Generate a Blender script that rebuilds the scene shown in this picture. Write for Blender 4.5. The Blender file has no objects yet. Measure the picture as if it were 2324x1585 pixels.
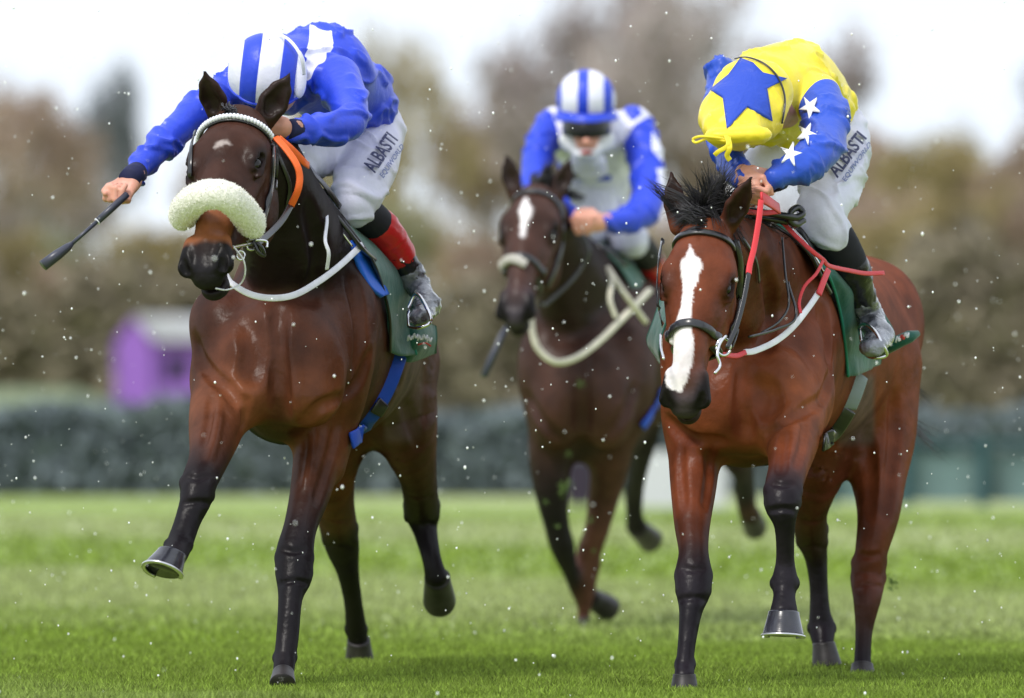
import bpy, math, random
import numpy as np
from mathutils import Vector, Matrix
R = random.Random(7)
NR = np.random.RandomState(11)
scene = bpy.context.scene
COL = scene.collection

# ------------------------------------------------------------------ camera, sky, sun, exposure
F = 22200.0        # focal length in units of the 2324-wide measuring grid
HC = 0.9           # camera height, m
HZ = 900.0         # row of the horizon in the measuring grid
cd = bpy.data.cameras.new('camera'); cam = bpy.data.objects.new('camera', cd); COL.objects.link(cam)
cam.location = (0, 0, HC); cam.rotation_euler = (math.radians(90), 0, 0)
cd.sensor_width = 36.0; cd.lens = 36.0 * F / 2324.0
cd.shift_y = (HZ - 792.5) / 2324.0
cd.clip_start = 0.5; cd.clip_end = 3000
cd.dof.use_dof = True; cd.dof.focus_distance = 30.1
cd.dof.aperture_fstop = (cd.lens / 1000.0) / 0.105
scene.camera = cam

world = bpy.data.worlds.new('World'); scene.world = world; world.use_nodes = True
wn = world.node_tree; wn.nodes.clear()
SUN_EL, SUN_AZ = 52, 215          # azimuth: degrees clockwise from +Y
o_ = wn.nodes.new('ShaderNodeOutputWorld'); bg = wn.nodes.new('ShaderNodeBackground')
sky = wn.nodes.new('ShaderNodeTexSky'); sky.sky_type = 'NISHITA'; sky.sun_disc = False
sky.sun_elevation = math.radians(SUN_EL); sky.sun_rotation = math.radians(SUN_AZ)
sky.air_density = 1.0; sky.dust_density = 2.0
cl = wn.nodes.new('ShaderNodeTexNoise'); cl.inputs['Scale'].default_value = 2.2; cl.inputs['Detail'].default_value = 4
tcw = wn.nodes.new('ShaderNodeTexCoord'); mpw = wn.nodes.new('ShaderNodeMapping'); mpw.inputs['Scale'].default_value = (1, 1, 3)
wn.links.new(tcw.outputs['Generated'], mpw.inputs[0]); wn.links.new(mpw.outputs[0], cl.inputs['Vector'])
rc = wn.nodes.new('ShaderNodeValToRGB'); rc.color_ramp.elements[0].position = .35; rc.color_ramp.elements[1].position = .65
rc.color_ramp.elements[0].color = (9.2, 10.2, 11.6, 1); rc.color_ramp.elements[1].color = (13.2, 13.7, 14.4, 1)
wn.links.new(cl.outputs['Fac'], rc.inputs[0])
mxw = wn.nodes.new('ShaderNodeMixRGB'); mxw.inputs[0].default_value = .82
wn.links.new(sky.outputs[0], mxw.inputs[1]); wn.links.new(rc.outputs[0], mxw.inputs[2])
wn.links.new(mxw.outputs[0], bg.inputs['Color']); bg.inputs['Strength'].default_value = 0.098
wn.links.new(bg.outputs[0], o_.inputs[0])
sd = bpy.data.lights.new('sun', 'SUN'); sun = bpy.data.objects.new('sun', sd); COL.objects.link(sun)
sd.energy = 2.1; sd.angle = math.radians(11); sd.color = (1, .96, .9)
_e, _a = math.radians(SUN_EL), math.radians(SUN_AZ)
sun.rotation_euler = Vector((math.sin(_a)*math.cos(_e), math.cos(_a)*math.cos(_e), math.sin(_e))).to_track_quat('Z', 'Y').to_euler()
sun.location = (-10, 0, 20)
vs = scene.view_settings; vs.view_transform = 'Standard'; vs.look = 'None'; vs.gamma = 1; vs.use_curve_mapping = False
vs.exposure = 0.25
scene.cycles.use_denoising = True
scene.cycles.max_bounces = 5; scene.cycles.transparent_max_bounces = 8

# ------------------------------------------------------------------ helpers
def W(px, py, Y):
    return np.array([(px - 1162) * Y / F, Y, HC - (py - HZ) * Y / F])
def PX(P):
    P = np.asarray(P)
    return 1162 + P[..., 0] * F / P[..., 1], HZ - (P[..., 2] - HC) * F / P[..., 1]
def nrm(v):
    v = np.asarray(v, float); return v / (np.linalg.norm(v) + 1e-12)
def tag(o, label=None, cat=None, group=None, kind=None):
    if label: o['label'] = label
    if cat: o['category'] = cat
    if group: o['group'] = group
    if kind: o['kind'] = kind
    return o
def meshobj(name, V, Fc, mat=None, parent=None, smooth=True, mats=None, mi=None):
    me = bpy.data.meshes.new(name)
    V = np.asarray(V, dtype=np.float32)
    if isinstance(Fc, np.ndarray):
        n, k = Fc.shape
        me.vertices.add(len(V)); me.vertices.foreach_set('co', V.ravel())
        me.loops.add(n * k); me.loops.foreach_set('vertex_index', Fc.astype(np.int32).ravel())
        me.polygons.add(n); me.polygons.foreach_set('loop_start', np.arange(0, n * k, k, dtype=np.int32))
        me.polygons.foreach_set('loop_total', np.full(n, k, dtype=np.int32))
    else:
        me.from_pydata([tuple(map(float, v)) for v in V], [], Fc)
    me.polygons.foreach_set('use_smooth', np.full(len(me.polygons), smooth))
    for m in (mats or ([mat] if mat else [])): me.materials.append(m)
    if mi is not None: me.polygons.foreach_set('material_index', np.asarray(mi, dtype=np.int32))
    me.update(calc_edges=True)
    o = bpy.data.objects.new(name, me); COL.objects.link(o)
    if parent is not None: o.parent = parent; o.matrix_parent_inverse = parent.matrix_world.inverted() if False else Matrix.Translation(-parent.location)
    return o
def empty(name, loc=(0, 0, 0)):
    o = bpy.data.objects.new(name, None); COL.objects.link(o); o.location = tuple(map(float, loc)); o.empty_display_size = .1
    return o
def attr(o, name, vals):
    a = o.data.attributes.new(name, 'FLOAT', 'POINT'); a.data.foreach_set('value', np.asarray(vals, dtype=np.float32))
def colattr(o, rgb):
    a = o.data.attributes.new('Col', 'FLOAT_COLOR', 'POINT')
    c = np.ones((len(rgb), 4), dtype=np.float32); c[:, :3] = rgb; a.data.foreach_set('color', c.ravel())

# ---- signed-distance modelling
class Prim:
    __slots__ = ('a', 'b', 'ra', 'rb', 'M', 'k', 'col', 'sub')
    def __init__(s, a, b, ra, rb, M=None, k=.02, col=(0, 0, 0), sub=False):
        s.a = np.asarray(a, float); s.b = np.asarray(b, float); s.ra = np.asarray(ra, float); s.rb = np.asarray(rb, float)
        s.M = M; s.k = k; s.col = col; s.sub = sub
    def bbox(s, m):
        r = max(s.ra.max(), s.rb.max()) + m
        return np.minimum(s.a, s.b) - r, np.maximum(s.a, s.b) + r
    def d(s, P, eu=False):
        ab = (s.b - s.a).astype(np.float32); L2 = float(ab @ ab)
        q = P - s.a.astype(np.float32)
        if L2 > 1e-12:
            t = np.clip(q @ ab / L2, 0, 1); q = q - t[:, None] * ab
            r = (s.ra * (1 - t[:, None]) + s.rb * t[:, None]).astype(np.float32)
        else:
            r = s.ra.astype(np.float32)[None]
        if s.M is not None: q = q @ s.M.T.astype(np.float32)
        u = q / r; k0 = np.sqrt((u * u).sum(1)); k1 = np.sqrt(((u / r) ** 2).sum(1)) + 1e-6
        d = np.where(k0 > 1e-3, k0 * (k0 - 1) / k1, -r.min()).astype(np.float32)
        return (d, (q * q).sum(1)) if eu else d
    def scaled(s, f, add=0):
        return Prim(s.a, s.b, s.ra * f + add, s.rb * f + add, s.M, s.k, s.col, s.sub)
class Group:
    """hard union of the short pieces of one smooth limb, blended into the rest as a whole"""
    def __init__(s, ps, k, per=1): s.ps = ps; s.k = k; s.sub = False; s.per = per; s.r = max(max(p.ra.max(), p.rb.max()) for p in ps); s.ra = s.rb = np.array([s.r])
    def bbox(s, m):
        b = [p.bbox(m) for p in s.ps]; return np.min([x[0] for x in b], 0), np.max([x[1] for x in b], 0)
    def d(s, P):
        out = np.full(len(P), .17, np.float32); best = np.full(len(P), 9., np.float32); C = len(P) > 1500
        if C: pmin, pmax = P.min(0), P.max(0)
        for p in s.ps:
            i = slice(None)
            if C:
                lo, hi = p.bbox(.13)
                if (lo > pmax).any() or (hi < pmin).any(): continue
                i = inbox(P, lo, hi)
                if len(i) == 0: continue
            d, e = p.d(P[i], True); bi = best[i]; m = e < bi
            if C: j = i[m]; best[j] = e[m]; out[j] = d[m]
            else: best = np.where(m, e, best); out = np.where(m, d, out)
        return out
    def scaled(s, f, add=0): return Group([p.scaled(f, add) for p in s.ps], s.k, s.per)
    def part(s, a, b): return Group(s.ps[int(a * s.per):int(b * s.per)], s.k, s.per)
def flat(prims):
    for p in prims:
        if isinstance(p, Group): yield from p.ps
        else: yield p
def inbox(P, lo, hi):
    return np.nonzero((P[:, 0] > lo[0]) & (P[:, 0] < hi[0]) & (P[:, 1] > lo[1]) & (P[:, 1] < hi[1]) & (P[:, 2] > lo[2]) & (P[:, 2] < hi[2]))[0]
def sdf(prims, P, cull=.12):
    P = P.astype(np.float32)
    if len(P) > 24000: return np.concatenate([sdf(prims, P[i:i+24000], cull) for i in range(0, len(P), 24000)])
    if len(P) == 0: return np.zeros(0, np.float32)
    pmin, pmax = P.min(0), P.max(0)
    d = np.full(len(P), 1.0, dtype=np.float32)
    for p in prims:
        if cull is not None:
            lo, hi = p.bbox(cull + p.k)
            if (lo > pmax).any() or (hi < pmin).any(): continue
            idx = inbox(P, lo, hi)
            if len(idx) == 0: continue
            di = p.d(P[idx]); dd = d[idx]
        else:
            idx = slice(None); di = p.d(P); dd = d
        k = p.k
        if p.sub:
            h = np.clip(.5 - .5 * (dd + di) / k, 0, 1); d[idx] = dd * (1 - h) - di * h + k * h * (1 - h)
        else:
            h = np.clip(.5 + .5 * (di - dd) / k, 0, 1); d[idx] = di * (1 - h) + dd * h - k * h * (1 - h)
    return d
def grad(prims, P, e=.003):
    g = np.stack([sdf(prims, P + np.eye(3)[i] * e) - sdf(prims, P - np.eye(3)[i] * e) for i in range(3)], 1)
    return g / (np.linalg.norm(g, axis=1, keepdims=True) + 1e-9)
def surface(prims, h, disp=None):
    """naive surface nets over a dense grid, evaluated only near the surface"""
    lo = np.min([p.bbox(.03)[0] for p in prims if not p.sub], axis=0); hi = np.max([p.bbox(.03)[1] for p in prims if not p.sub], axis=0)
    B = 6; n = np.ceil((hi - lo) / (h * B)).astype(int) + 1
    H = h * B
    g = np.stack(np.meshgrid(*[np.arange(k) for k in n], indexing='ij'), -1).reshape(-1, 3)
    dc = sdf(prims, lo + (g + .5) * H, cull=None)
    N = n * B
    D = np.repeat(np.repeat(np.repeat(dc.reshape(n), B, 0), B, 1), B, 2).astype(np.float32)
    act = g[np.abs(dc) < H * 1.35]
    off = np.stack(np.meshgrid(*[np.arange(B)] * 3, indexing='ij'), -1).reshape(-1, 3)
    idx = (act[:, None, :] * B + off[None]).reshape(-1, 3)
    vals = np.empty(len(idx), np.float32)
    for s in range(0, len(idx), 400000):
        vals[s:s+400000] = sdf(prims, lo + idx[s:s+400000] * h)
    D[idx[:, 0], idx[:, 1], idx[:, 2]] = vals
    S = D < 0
    c = np.zeros(tuple(np.array(S.shape) - 1), np.uint8)
    corners = [(i, j, k) for i in (0, 1) for j in (0, 1) for k in (0, 1)]
    for i, j, k in corners: c += S[i:S.shape[0]-1+i, j:S.shape[1]-1+j, k:S.shape[2]-1+k]
    cells = np.stack(np.nonzero((c > 0) & (c < 8)), 1)
    cv = np.stack([D[cells[:, 0]+i, cells[:, 1]+j, cells[:, 2]+k] for i, j, k in corners], 1)
    acc = np.zeros((len(cells), 3)); cnt = np.zeros(len(cells))
    for ai in range(8):
        for ax in range(3):
            a = corners[ai]
            if a[ax] == 1: continue
            b = list(a); b[ax] = 1; bi = corners.index(tuple(b))
            va, vb = cv[:, ai], cv[:, bi]; m = (va < 0) != (vb < 0)
            t = np.where(m, va / np.where(m, va - vb, 1), 0)
            pt = np.tile(np.array(a, float), (len(cells), 1)); pt[:, ax] += t
            acc += pt * m[:, None]; cnt += m
    V = lo + (cells + acc / cnt[:, None]) * h
    I = np.full(c.shape, -1, np.int32); I[cells[:, 0], cells[:, 1], cells[:, 2]] = np.arange(len(cells))
    quads = []
    for ax in range(3):
        u, v = (ax + 1) % 3, (ax + 2) % 3
        sl0 = [slice(1, -1)] * 3; sl1 = [slice(1, -1)] * 3
        sl0[ax] = slice(0, -1); sl1[ax] = slice(1, None)
        A, Bq = S[tuple(sl0)], S[tuple(sl1)]
        e = np.stack(np.nonzero(A != Bq), 1); base = e.copy()
        for q in (u, v): base[:, q] += 1
        inside = A[e[:, 0], e[:, 1], e[:, 2]]
        def cell(du, dv):
            t = base.copy(); t[:, u] += du; t[:, v] += dv; return I[t[:, 0], t[:, 1], t[:, 2]]
        q = np.stack([cell(-1, -1), cell(0, -1), cell(0, 0), cell(-1, 0)], 1)
        q[~inside] = q[~inside][:, ::-1]
        quads.append(q)
    Q = np.concatenate(quads); Q = Q[(Q >= 0).all(1)]
    global LASTG
    for it in range(2):
        d0 = sdf(prims, V)
        if it == 0: g = np.stack([sdf(prims, V + np.eye(3)[i] * .002) - d0 for i in range(3)], 1) / .002
        V = V - g * np.clip(d0 / np.maximum((g * g).sum(1), .2), -h * .5, h * .5)[:, None]
    LASTG = g / (np.linalg.norm(g, axis=1, keepdims=True) + 1e-9)
    return V, Q
def relax(V, Q, A, n=2, f=.5):
    """average A over neighbouring vertices"""
    a = Q.ravel(); b = np.roll(Q, -1, 1).ravel(); i = np.concatenate([a, b]); j = np.concatenate([b, a]); c = np.maximum(np.bincount(i, minlength=len(V)), 1)
    for _ in range(n):
        m = np.stack([np.bincount(i, A[j, k], minlength=len(V)) / c for k in range(3)], 1); A = A * (1 - f) + m * f
    return A
def vcolors(prims, V, soft=.018):
    ws = np.zeros(len(V)); c = np.zeros((len(V), 3))
    for p in flat(prims):
        if p.sub and sum(p.col) == 0: continue
        if p.sub:
            lo, hi = p.bbox(.02); m = np.nonzero(np.all((V > lo) & (V < hi), axis=1))[0]
            if len(m) == 0: continue
            w = np.exp(-np.clip(np.abs(p.d(V[m].astype(np.float32))), 0, 1) / .006) * 30
        else:
            lo, hi = p.bbox(.16); m = inbox(V, lo, hi)
            if len(m) == 0: continue
            w = np.exp(-np.clip(p.d(V[m].astype(np.float32)), -.01, 1) / soft) + 1e-7
        ws[m] += w; c[m] += w[:, None] * np.array(p.col)
    return c / ws[:, None]
def trace(prims, px, py, y0, y1, off=0.0, n=70):
    """first point of the body met on the sight line of a measured picture point"""
    px = np.atleast_1d(np.asarray(px, float)); py = np.atleast_1d(np.asarray(py, float))
    Y = np.full(len(px), float(y0)); hit = np.zeros(len(px), bool)
    best = Y.copy(); bd = np.full(len(px), 9.)
    for _ in range(n):
        P = np.stack([(px-1162)*Y/F, Y, HC-(py-HZ)*Y/F], 1)
        d = sdf(prims, P, cull=.35)
        m = d < bd; best = np.where(m, Y, best); bd = np.where(m, d, bd)
        hit |= d < .0015
        if hit.all(): break
        Y = np.where(hit, Y, np.minimum(Y + np.minimum(np.maximum(d * .7, .0015), .10), y1))
    Y = np.where(hit, Y, best)
    P = np.stack([(px-1162)*Y/F, Y, HC-(py-HZ)*Y/F], 1)
    N = grad(prims, P, .006)
    return P + N * off, N
def relief(prims, pts, w, depth, y0=29, y1=33, k=.03, ridge=False, n=None, col=None):
    """a groove or a raised line that follows the body along a measured line"""
    q = crom([np.array(p, float) for p in pts], n or len(pts) * 4); P, N = trace(prims, q[:, 0], q[:, 1], y0, y1, 0)
    m = len(P); t = np.sin(np.linspace(.12, np.pi - .12, m)) ** .5; dd = depth * t
    C = P + N * (w - dd)[:, None] if not ridge else P - N * (w - dd)[:, None]
    for i in range(m - 1):
        if np.linalg.norm(C[i+1] - C[i]) > .12: continue
        prims.append(Prim(C[i], C[i+1], (w,) * 3, (w,) * 3, None, k, col or (0, 0, 0), not ridge))
def ring(prims, c, e1, e2, a0=0, a1=360, n=48, off=.004, r0=.35):
    """points on the body met going inward to c in the plane e1,e2"""
    A = np.radians(np.linspace(a0, a1, n)); D = np.cos(A)[:, None] * nrm(e1) + np.sin(A)[:, None] * nrm(e2)
    r = np.full(n, r0)
    for _ in range(60):
        d = sdf(prims, c + D * r[:, None], cull=.3); r = np.where(d > .001, np.maximum(r - np.maximum(d * .7, .001), .01), r)
    P = c + D * r[:, None]; N = grad(prims, P, .006)
    return P + N * off, N
def crom(pts, n):
    pts = [np.asarray(p, float) for p in pts]
    if len(pts) < 3: 
        return np.array([pts[0] * (1 - t) + pts[-1] * t for t in np.linspace(0, 1, n)])
    P = [2 * pts[0] - pts[1]] + pts + [2 * pts[-1] - pts[-2]]; out = []
    for t in np.linspace(0, len(pts) - 1 - 1e-6, n):
        i = int(t); f = t - i; a, b, c, d = P[i], P[i+1], P[i+2], P[i+3]
        out.append(.5 * ((2*b) + (-a + c) * f + (2*a - 5*b + 4*c - d) * f * f + (-a + 3*b - 3*c + d) * f ** 3))
    return np.array(out)
def ribbon_geo(P, N, w, t, closed=False):
    """flat strap with thickness: P centre line, N outward normals"""
    n = len(P); V = []; Fc = []
    w = np.broadcast_to(w, (n,))
    for i in range(n):
        T = nrm(P[(i+1) % n if closed else min(i+1, n-1)] - P[(i-1) % n if closed else max(i-1, 0)])
        S = nrm(np.cross(T, N[i])); U = nrm(np.cross(S, T))
        hw = w[i] / 2
        for s, u in ((-1, -.3), (-1, .3), (-.8, .5), (.8, .5), (1, .3), (1, -.3), (.8, -.5), (-.8, -.5)):
            V.append(P[i] + S * s * hw + U * u * t)
    m = n if closed else n - 1
    for i in range(m):
        a, b = i * 8, ((i + 1) % n) * 8
        for k in range(8): Fc.append((a + k, a + (k+1) % 8, b + (k+1) % 8, b + k))
    if not closed: Fc += [tuple(range(7, -1, -1)), tuple(range((n-1)*8, n*8))]
    return V, Fc
def tube_geo(P, r, sides=8):
    P = np.asarray(P, float); n = len(P); r = np.broadcast_to(r, (n,)); V = []; Fc = []
    up = np.array([.13, .2, 1.]); 
    for i in range(n):
        T = nrm(P[min(i+1, n-1)] - P[max(i-1, 0)]); A = np.cross(T, up)
        if np.linalg.norm(A) < .1: A = np.cross(T, (1, 0, 0))
        A = nrm(A); B = np.cross(T, A)
        for k in range(sides):
            a = 2 * math.pi * k / sides; V.append(P[i] + (A * math.cos(a) + B * math.sin(a)) * r[i])
    for i in range(n - 1):
        for k in range(sides): Fc.append((i*sides+k, i*sides+(k+1) % sides, (i+1)*sides+(k+1) % sides, (i+1)*sides+k))
    Fc += [tuple(range(sides-1, -1, -1)), tuple(range((n-1)*sides, n*sides))]
    return V, Fc
def join(geos):
    V = []; Fc = []
    for v, f in geos:
        o = len(V); V += list(v); Fc += [tuple(i + o for i in t) for t in f]
    return V, Fc
def ell_geo(c, r, M=None, nu=20, nv=12):
    V = []; Fc = []; M = np.eye(3) if M is None else M
    for j in range(nv + 1):
        th = math.pi * j / nv
        for i in range(nu):
            ph = 2 * math.pi * i / nu
            l = np.array([math.sin(th)*math.cos(ph)*r[0], math.sin(th)*math.sin(ph)*r[1], math.cos(th)*r[2]])
            V.append(np.asarray(c) + l @ M)
    for j in range(nv):
        for i in range(nu): Fc.append((j*nu+i, j*nu+(i+1) % nu, (j+1)*nu+(i+1) % nu, (j+1)*nu+i)[::-1])
    return V, Fc
def wob(V, f, seed=0, warp=1.5):
    r = np.random.RandomState(seed); out = 0
    for i in range(5):
        k = r.normal(size=3); k /= np.linalg.norm(k); k2 = r.normal(size=3); k2 /= np.linalg.norm(k2)
        ff = f * (1 + .55 * i); out = out + np.sin(V @ k * ff + warp * np.sin(V @ k2 * ff * .6 + i) + i * 2.1) / (1 + .5 * i)
    return out / 3
def patch(name, rows, mat, parent=None, nu=30, nv=24, th=.006, wave=0, seed=0):
    """a thick cloth sheet through a net of control points"""
    g = np.array([crom(r, nu) for r in rows]); g = np.array([crom(list(g[:, i]), nv) for i in range(nu)])   # nu x nv
    V = g.reshape(-1, 3)
    du = np.gradient(g, axis=0); dv = np.gradient(g, axis=1); n = np.cross(du, dv); n /= np.linalg.norm(n, axis=2, keepdims=True) + 1e-9; n = n.reshape(-1, 3)
    if n[:, 1].mean() > 0: n = -n
    if wave: V = V + n * (wob(V, 28, seed) * wave)[:, None]
    V2 = V - n * th; k = nu * nv; Fc = []
    for i in range(nu - 1):
        for j in range(nv - 1):
            a = i*nv+j; Fc.append((a, a+1, a+nv+1, a+nv)); Fc.append((a+k, a+nv+k, a+nv+1+k, a+1+k))
    bd = [(i*nv, (i+1)*nv) for i in range(nu-1)] + [(i*nv+nv-1, (i+1)*nv+nv-1) for i in range(nu-1)] + [(j, j+1) for j in range(nv-1)] + [((nu-1)*nv+j, (nu-1)*nv+j+1) for j in range(nv-1)]
    for a, b in bd: Fc.append((a, b, b+k, a+k))
    o = meshobj(name, np.concatenate([V, V2]), np.array(Fc), mat, parent)
    return o, g

# ------------------------------------------------------------------ materials
def mat(name, color, rough=.5, spec=.5, metal=0, bump=None, var=None, coat=0, sheen=0, sss=0, attrname=None, color2=None, edge=0.0, thr=None, color3=None, attr3=None):
    m = bpy.data.materials.new(name); m.use_nodes = True; nt = m.node_tree; b = nt.nodes['Principled BSDF']
    b.inputs['Roughness'].default_value = rough; b.inputs['Specular IOR Level'].default_value = spec; b.inputs['Metallic'].default_value = metal
    b.inputs['Coat Weight'].default_value = coat; b.inputs['Coat Roughness'].default_value = .25
    b.inputs['Sheen Weight'].default_value = sheen
    if sss: b.inputs['Subsurface Weight'].default_value = sss; b.inputs['Subsurface Radius'].default_value = (.012, .005, .003); b.inputs['Subsurface Scale'].default_value = 1
    tc = nt.nodes.new('ShaderNodeTexCoord'); vec = tc.outputs['Object']
    def noise(scale, detail=3, stretch=None):
        n = nt.nodes.new('ShaderNodeTexNoise'); n.inputs['Scale'].default_value = scale; n.inputs['Detail'].default_value = detail
        if stretch:
            mp = nt.nodes.new('ShaderNodeMapping'); mp.inputs['Scale'].default_value = stretch; nt.links.new(vec, mp.inputs[0]); nt.links.new(mp.outputs[0], n.inputs['Vector'])
        else: nt.links.new(vec, n.inputs['Vector'])
        return n.outputs['Fac']
    if attrname == 'Col':
        a = nt.nodes.new('ShaderNodeAttribute'); a.attribute_name = 'Col'; src = a.outputs['Color']
    else:
        rgb = nt.nodes.new('ShaderNodeRGB'); rgb.outputs[0].default_value = (*color, 1); src = rgb.outputs[0]
        for an, c2 in ((attrname, color2), (attr3, color3)):
            if an and c2 is not None:
                a = nt.nodes.new('ShaderNodeAttribute'); a.attribute_name = an
                mr = nt.nodes.new('ShaderNodeMapRange'); mr.inputs[1].default_value = -.0008; mr.inputs[2].default_value = .0008
                nt.links.new(a.outputs['Fac'], mr.inputs[0])
                mx = nt.nodes.new('ShaderNodeMixRGB'); nt.links.new(mr.outputs[0], mx.inputs[0]); nt.links.new(src, mx.inputs[1]); mx.inputs[2].default_value = (*c2, 1); src = mx.outputs[0]
    if var:
        sc, amt = var[:2]
        mr = nt.nodes.new('ShaderNodeMapRange'); mr.inputs[1].default_value = .3; mr.inputs[2].default_value = .7; mr.inputs[3].default_value = 1 - amt; mr.inputs[4].default_value = 1 + amt
        nt.links.new(noise(sc, 4, var[2] if len(var) > 2 else None), mr.inputs[0])
        mx = nt.nodes.new('ShaderNodeVectorMath'); mx.operation = 'SCALE'; nt.links.new(src, mx.inputs[0]); nt.links.new(mr.outputs[0], mx.inputs['Scale']); src = mx.outputs[0]
    nt.links.new(src, b.inputs['Base Color'])
    if bump:
        prev = None
        for bb in (bump if isinstance(bump, list) else [bump]):
            bn = nt.nodes.new('ShaderNodeBump'); bn.inputs['Strength'].default_value = bb[1]; bn.inputs['Distance'].default_value = bb[2]
            nt.links.new(noise(bb[0], 4, bb[3] if len(bb) > 3 else None), bn.inputs['Height'])
            if prev: nt.links.new(prev, bn.inputs['Normal'])
            prev = bn.outputs[0]
        nt.links.new(prev, b.inputs['Normal'])
    return m
BLUE = (.018, .055, .60); WHITE = (.72, .72, .86); YEL = (.86, .70, .045)
FOLD = [(13, .45, .016), (42, .3, .004)]
M = {}
M['coat'] = mat('horse coat', (0, 0, 0), .40, .11, bump=[(7, .5, .022), (24, .5, .007), (220, .3, .0012, (1, 1, .2))], var=(9, .34), coat=.0, attrname='Col')
_nt = M['coat'].node_tree; _b = _nt.nodes['Principled BSDF']; _b.inputs['Specular IOR Level'].default_value = 0; _b.inputs['IOR'].default_value = 1.0
_g = _nt.nodes.new('ShaderNodeBsdfGlossy'); _g.inputs['Roughness'].default_value = .36; _nt.links.new(_b.inputs['Normal'].links[0].from_socket, _g.inputs['Normal'])
_lw = _nt.nodes.new('ShaderNodeLayerWeight'); _mr = _nt.nodes.new('ShaderNodeMapRange'); _mr.inputs[1].default_value = .2; _mr.inputs[3].default_value = .015; _mr.inputs[4].default_value = .055
_nt.links.new(_lw.outputs['Facing'], _mr.inputs[0]); _ms = _nt.nodes.new('ShaderNodeMixShader'); _nt.links.new(_mr.outputs[0], _ms.inputs[0]); _nt.links.new(_b.outputs[0], _ms.inputs[1]); _nt.links.new(_g.outputs[0], _ms.inputs[2])
_nt.links.new(_ms.outputs[0], _nt.nodes['Material Output'].inputs['Surface'])
M['hoofwet'] = mat('wet hoof horn', (.018, .018, .026), .22, .5, coat=.3, var=(18, .5), bump=(40, .2, .002, (1, 1, 6)))
M['hoof'] = mat('hoof horn', (.028, .024, .024), .45, .3, coat=.0, var=(18, .5), bump=(40, .2, .002, (1, 1, 6)))
M['shoe'] = mat('worn shoe metal', (.6, .6, .62), .28, .5, 1)
M['eye'] = mat('horse eye', (.006, .004, .003), .12, .4)
M['black'] = mat('black leather', (.012, .012, .015), .3, .5, coat=.4, bump=(90, .3, .001))
M['hair'] = mat('black horse hair', (.022, .020, .024), .5, .5)
M['beads'] = mat('browband stones', (.75, .76, .82), .15, .6, coat=.8)
M['fleece'] = mat('sheepskin fleece', (.78, .765, .69), .9, .15, bump=[(150, .5, .004)], var=(60, .06), sheen=.3)
M['fleecegrey'] = mat('dirty fleece', (.40, .38, .34), .9, .2, var=(60, .3))
M['orange'] = mat('orange rubber rein', (.80, .13, .02), .5, .4, bump=(220, .5, .002))
M['red'] = mat('red rubber rein', (.62, .035, .045), .45, .4, bump=(220, .5, .002))
M['whitestrap'] = mat('white webbing', (.72, .72, .78), .5, .4, bump=(160, .4, .001), var=(20, .1))
M['cream'] = mat('cream webbing', (.66, .62, .50), .6, .3, var=(20, .12))
M['steel'] = mat('bit steel', (.7, .7, .72), .15, .5, 1)
M['green'] = mat('dark green saddle cloth', (.006, .085, .062), .6, .35, bump=FOLD, var=(12, .2), sheen=.2)
M['greentrim'] = mat('green trim', (.02, .20, .15), .6, .3)
M['bluepad'] = mat('blue pad', (.015, .12, .62), .55, .3, bump=(40, .3, .003))
M['girth'] = mat('blue girth webbing', (.015, .07, .50), .6, .3, bump=(120, .4, .001))
M['greygirth'] = mat('grey girth webbing', (.22, .26, .27), .7, .3, bump=(120, .4, .001))
M['skin'] = mat('skin', (.62, .30, .22), .45, .4, sss=.15, var=(25, .15), bump=(60, .25, .002))
M['breech'] = mat('white breeches', (.63, .63, .76), .55, .35, bump=[(14, .5, .014), (50, .3, .004)], var=(9, .08))
M['socks'] = mat('black sock', (.012, .012, .017), .75, .3)
M['redband'] = mat('red boot top', (.50, .012, .015), .35, .5, bump=(30, .3, .004))
M['boot'] = mat('black patent boot', (.010, .010, .014), .30, .4, coat=.15, bump=[(16, .8, .014)])
M['bootsheen'] = mat('boot leather with painted sheen', (.13, .135, .16), .18, .6, coat=.5, bump=[(22, 1, .02)], var=(16, .85))  # sky reflection on the boot foot painted in as patchy grey
M['cuff'] = mat('navy cuff', (.012, .015, .06), .7, .3)
M['silkblue'] = mat('blue silks', BLUE, .42, .45, bump=FOLD, var=(10, .12), attrname='m', color2=WHITE)
M['silkyellow'] = mat('yellow silks', YEL, .42, .45, bump=FOLD, var=(10, .06), attrname='m', color2=(.015, .07, .50))
M['silkthird'] = mat('white and blue silks', WHITE, .45, .4, bump=FOLD, attrname='m', color2=BLUE)
M['capblue'] = mat('blue cap silk', BLUE, .42, .45, bump=[(22, .5, .008)])
M['capwhite'] = mat('white cap silk', WHITE, .45, .4, bump=[(22, .5, .008)])
M['cap'] = mat('striped cap silk', BLUE, .42, .45, bump=[(22, .5, .008)], attrname='m', color2=WHITE)
M['capyellow'] = mat('yellow cap silk', (.86, .68, .035), .42, .4, bump=[(22, .5, .008)])
M['starblue'] = mat('blue star silk', (.015, .06, .46), .5, .4, bump=[(45, .7, .006)])
M['starwhite'] = mat('white star silk', (.78, .79, .84), .5, .4, bump=[(45, .4, .003)])
M['ink'] = mat('printed navy ink', (.03, .035, .10), .6, .3)
M['ink2'] = mat('printed blue grey ink', (.14, .17, .34), .6, .3)
M['goggle'] = mat('goggle lens', (.006, .006, .008), .35, .3)
M['mask'] = mat('white face cover', (.72, .72, .76), .7, .3, bump=(40, .3, .004))
M['whip'] = mat('whip grip', (.030, .033, .055), .4, .5, bump=(120, .4, .001), coat=.2)
M['logored'] = mat('red print', (.55, .05, .04), .6, .3)

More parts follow.
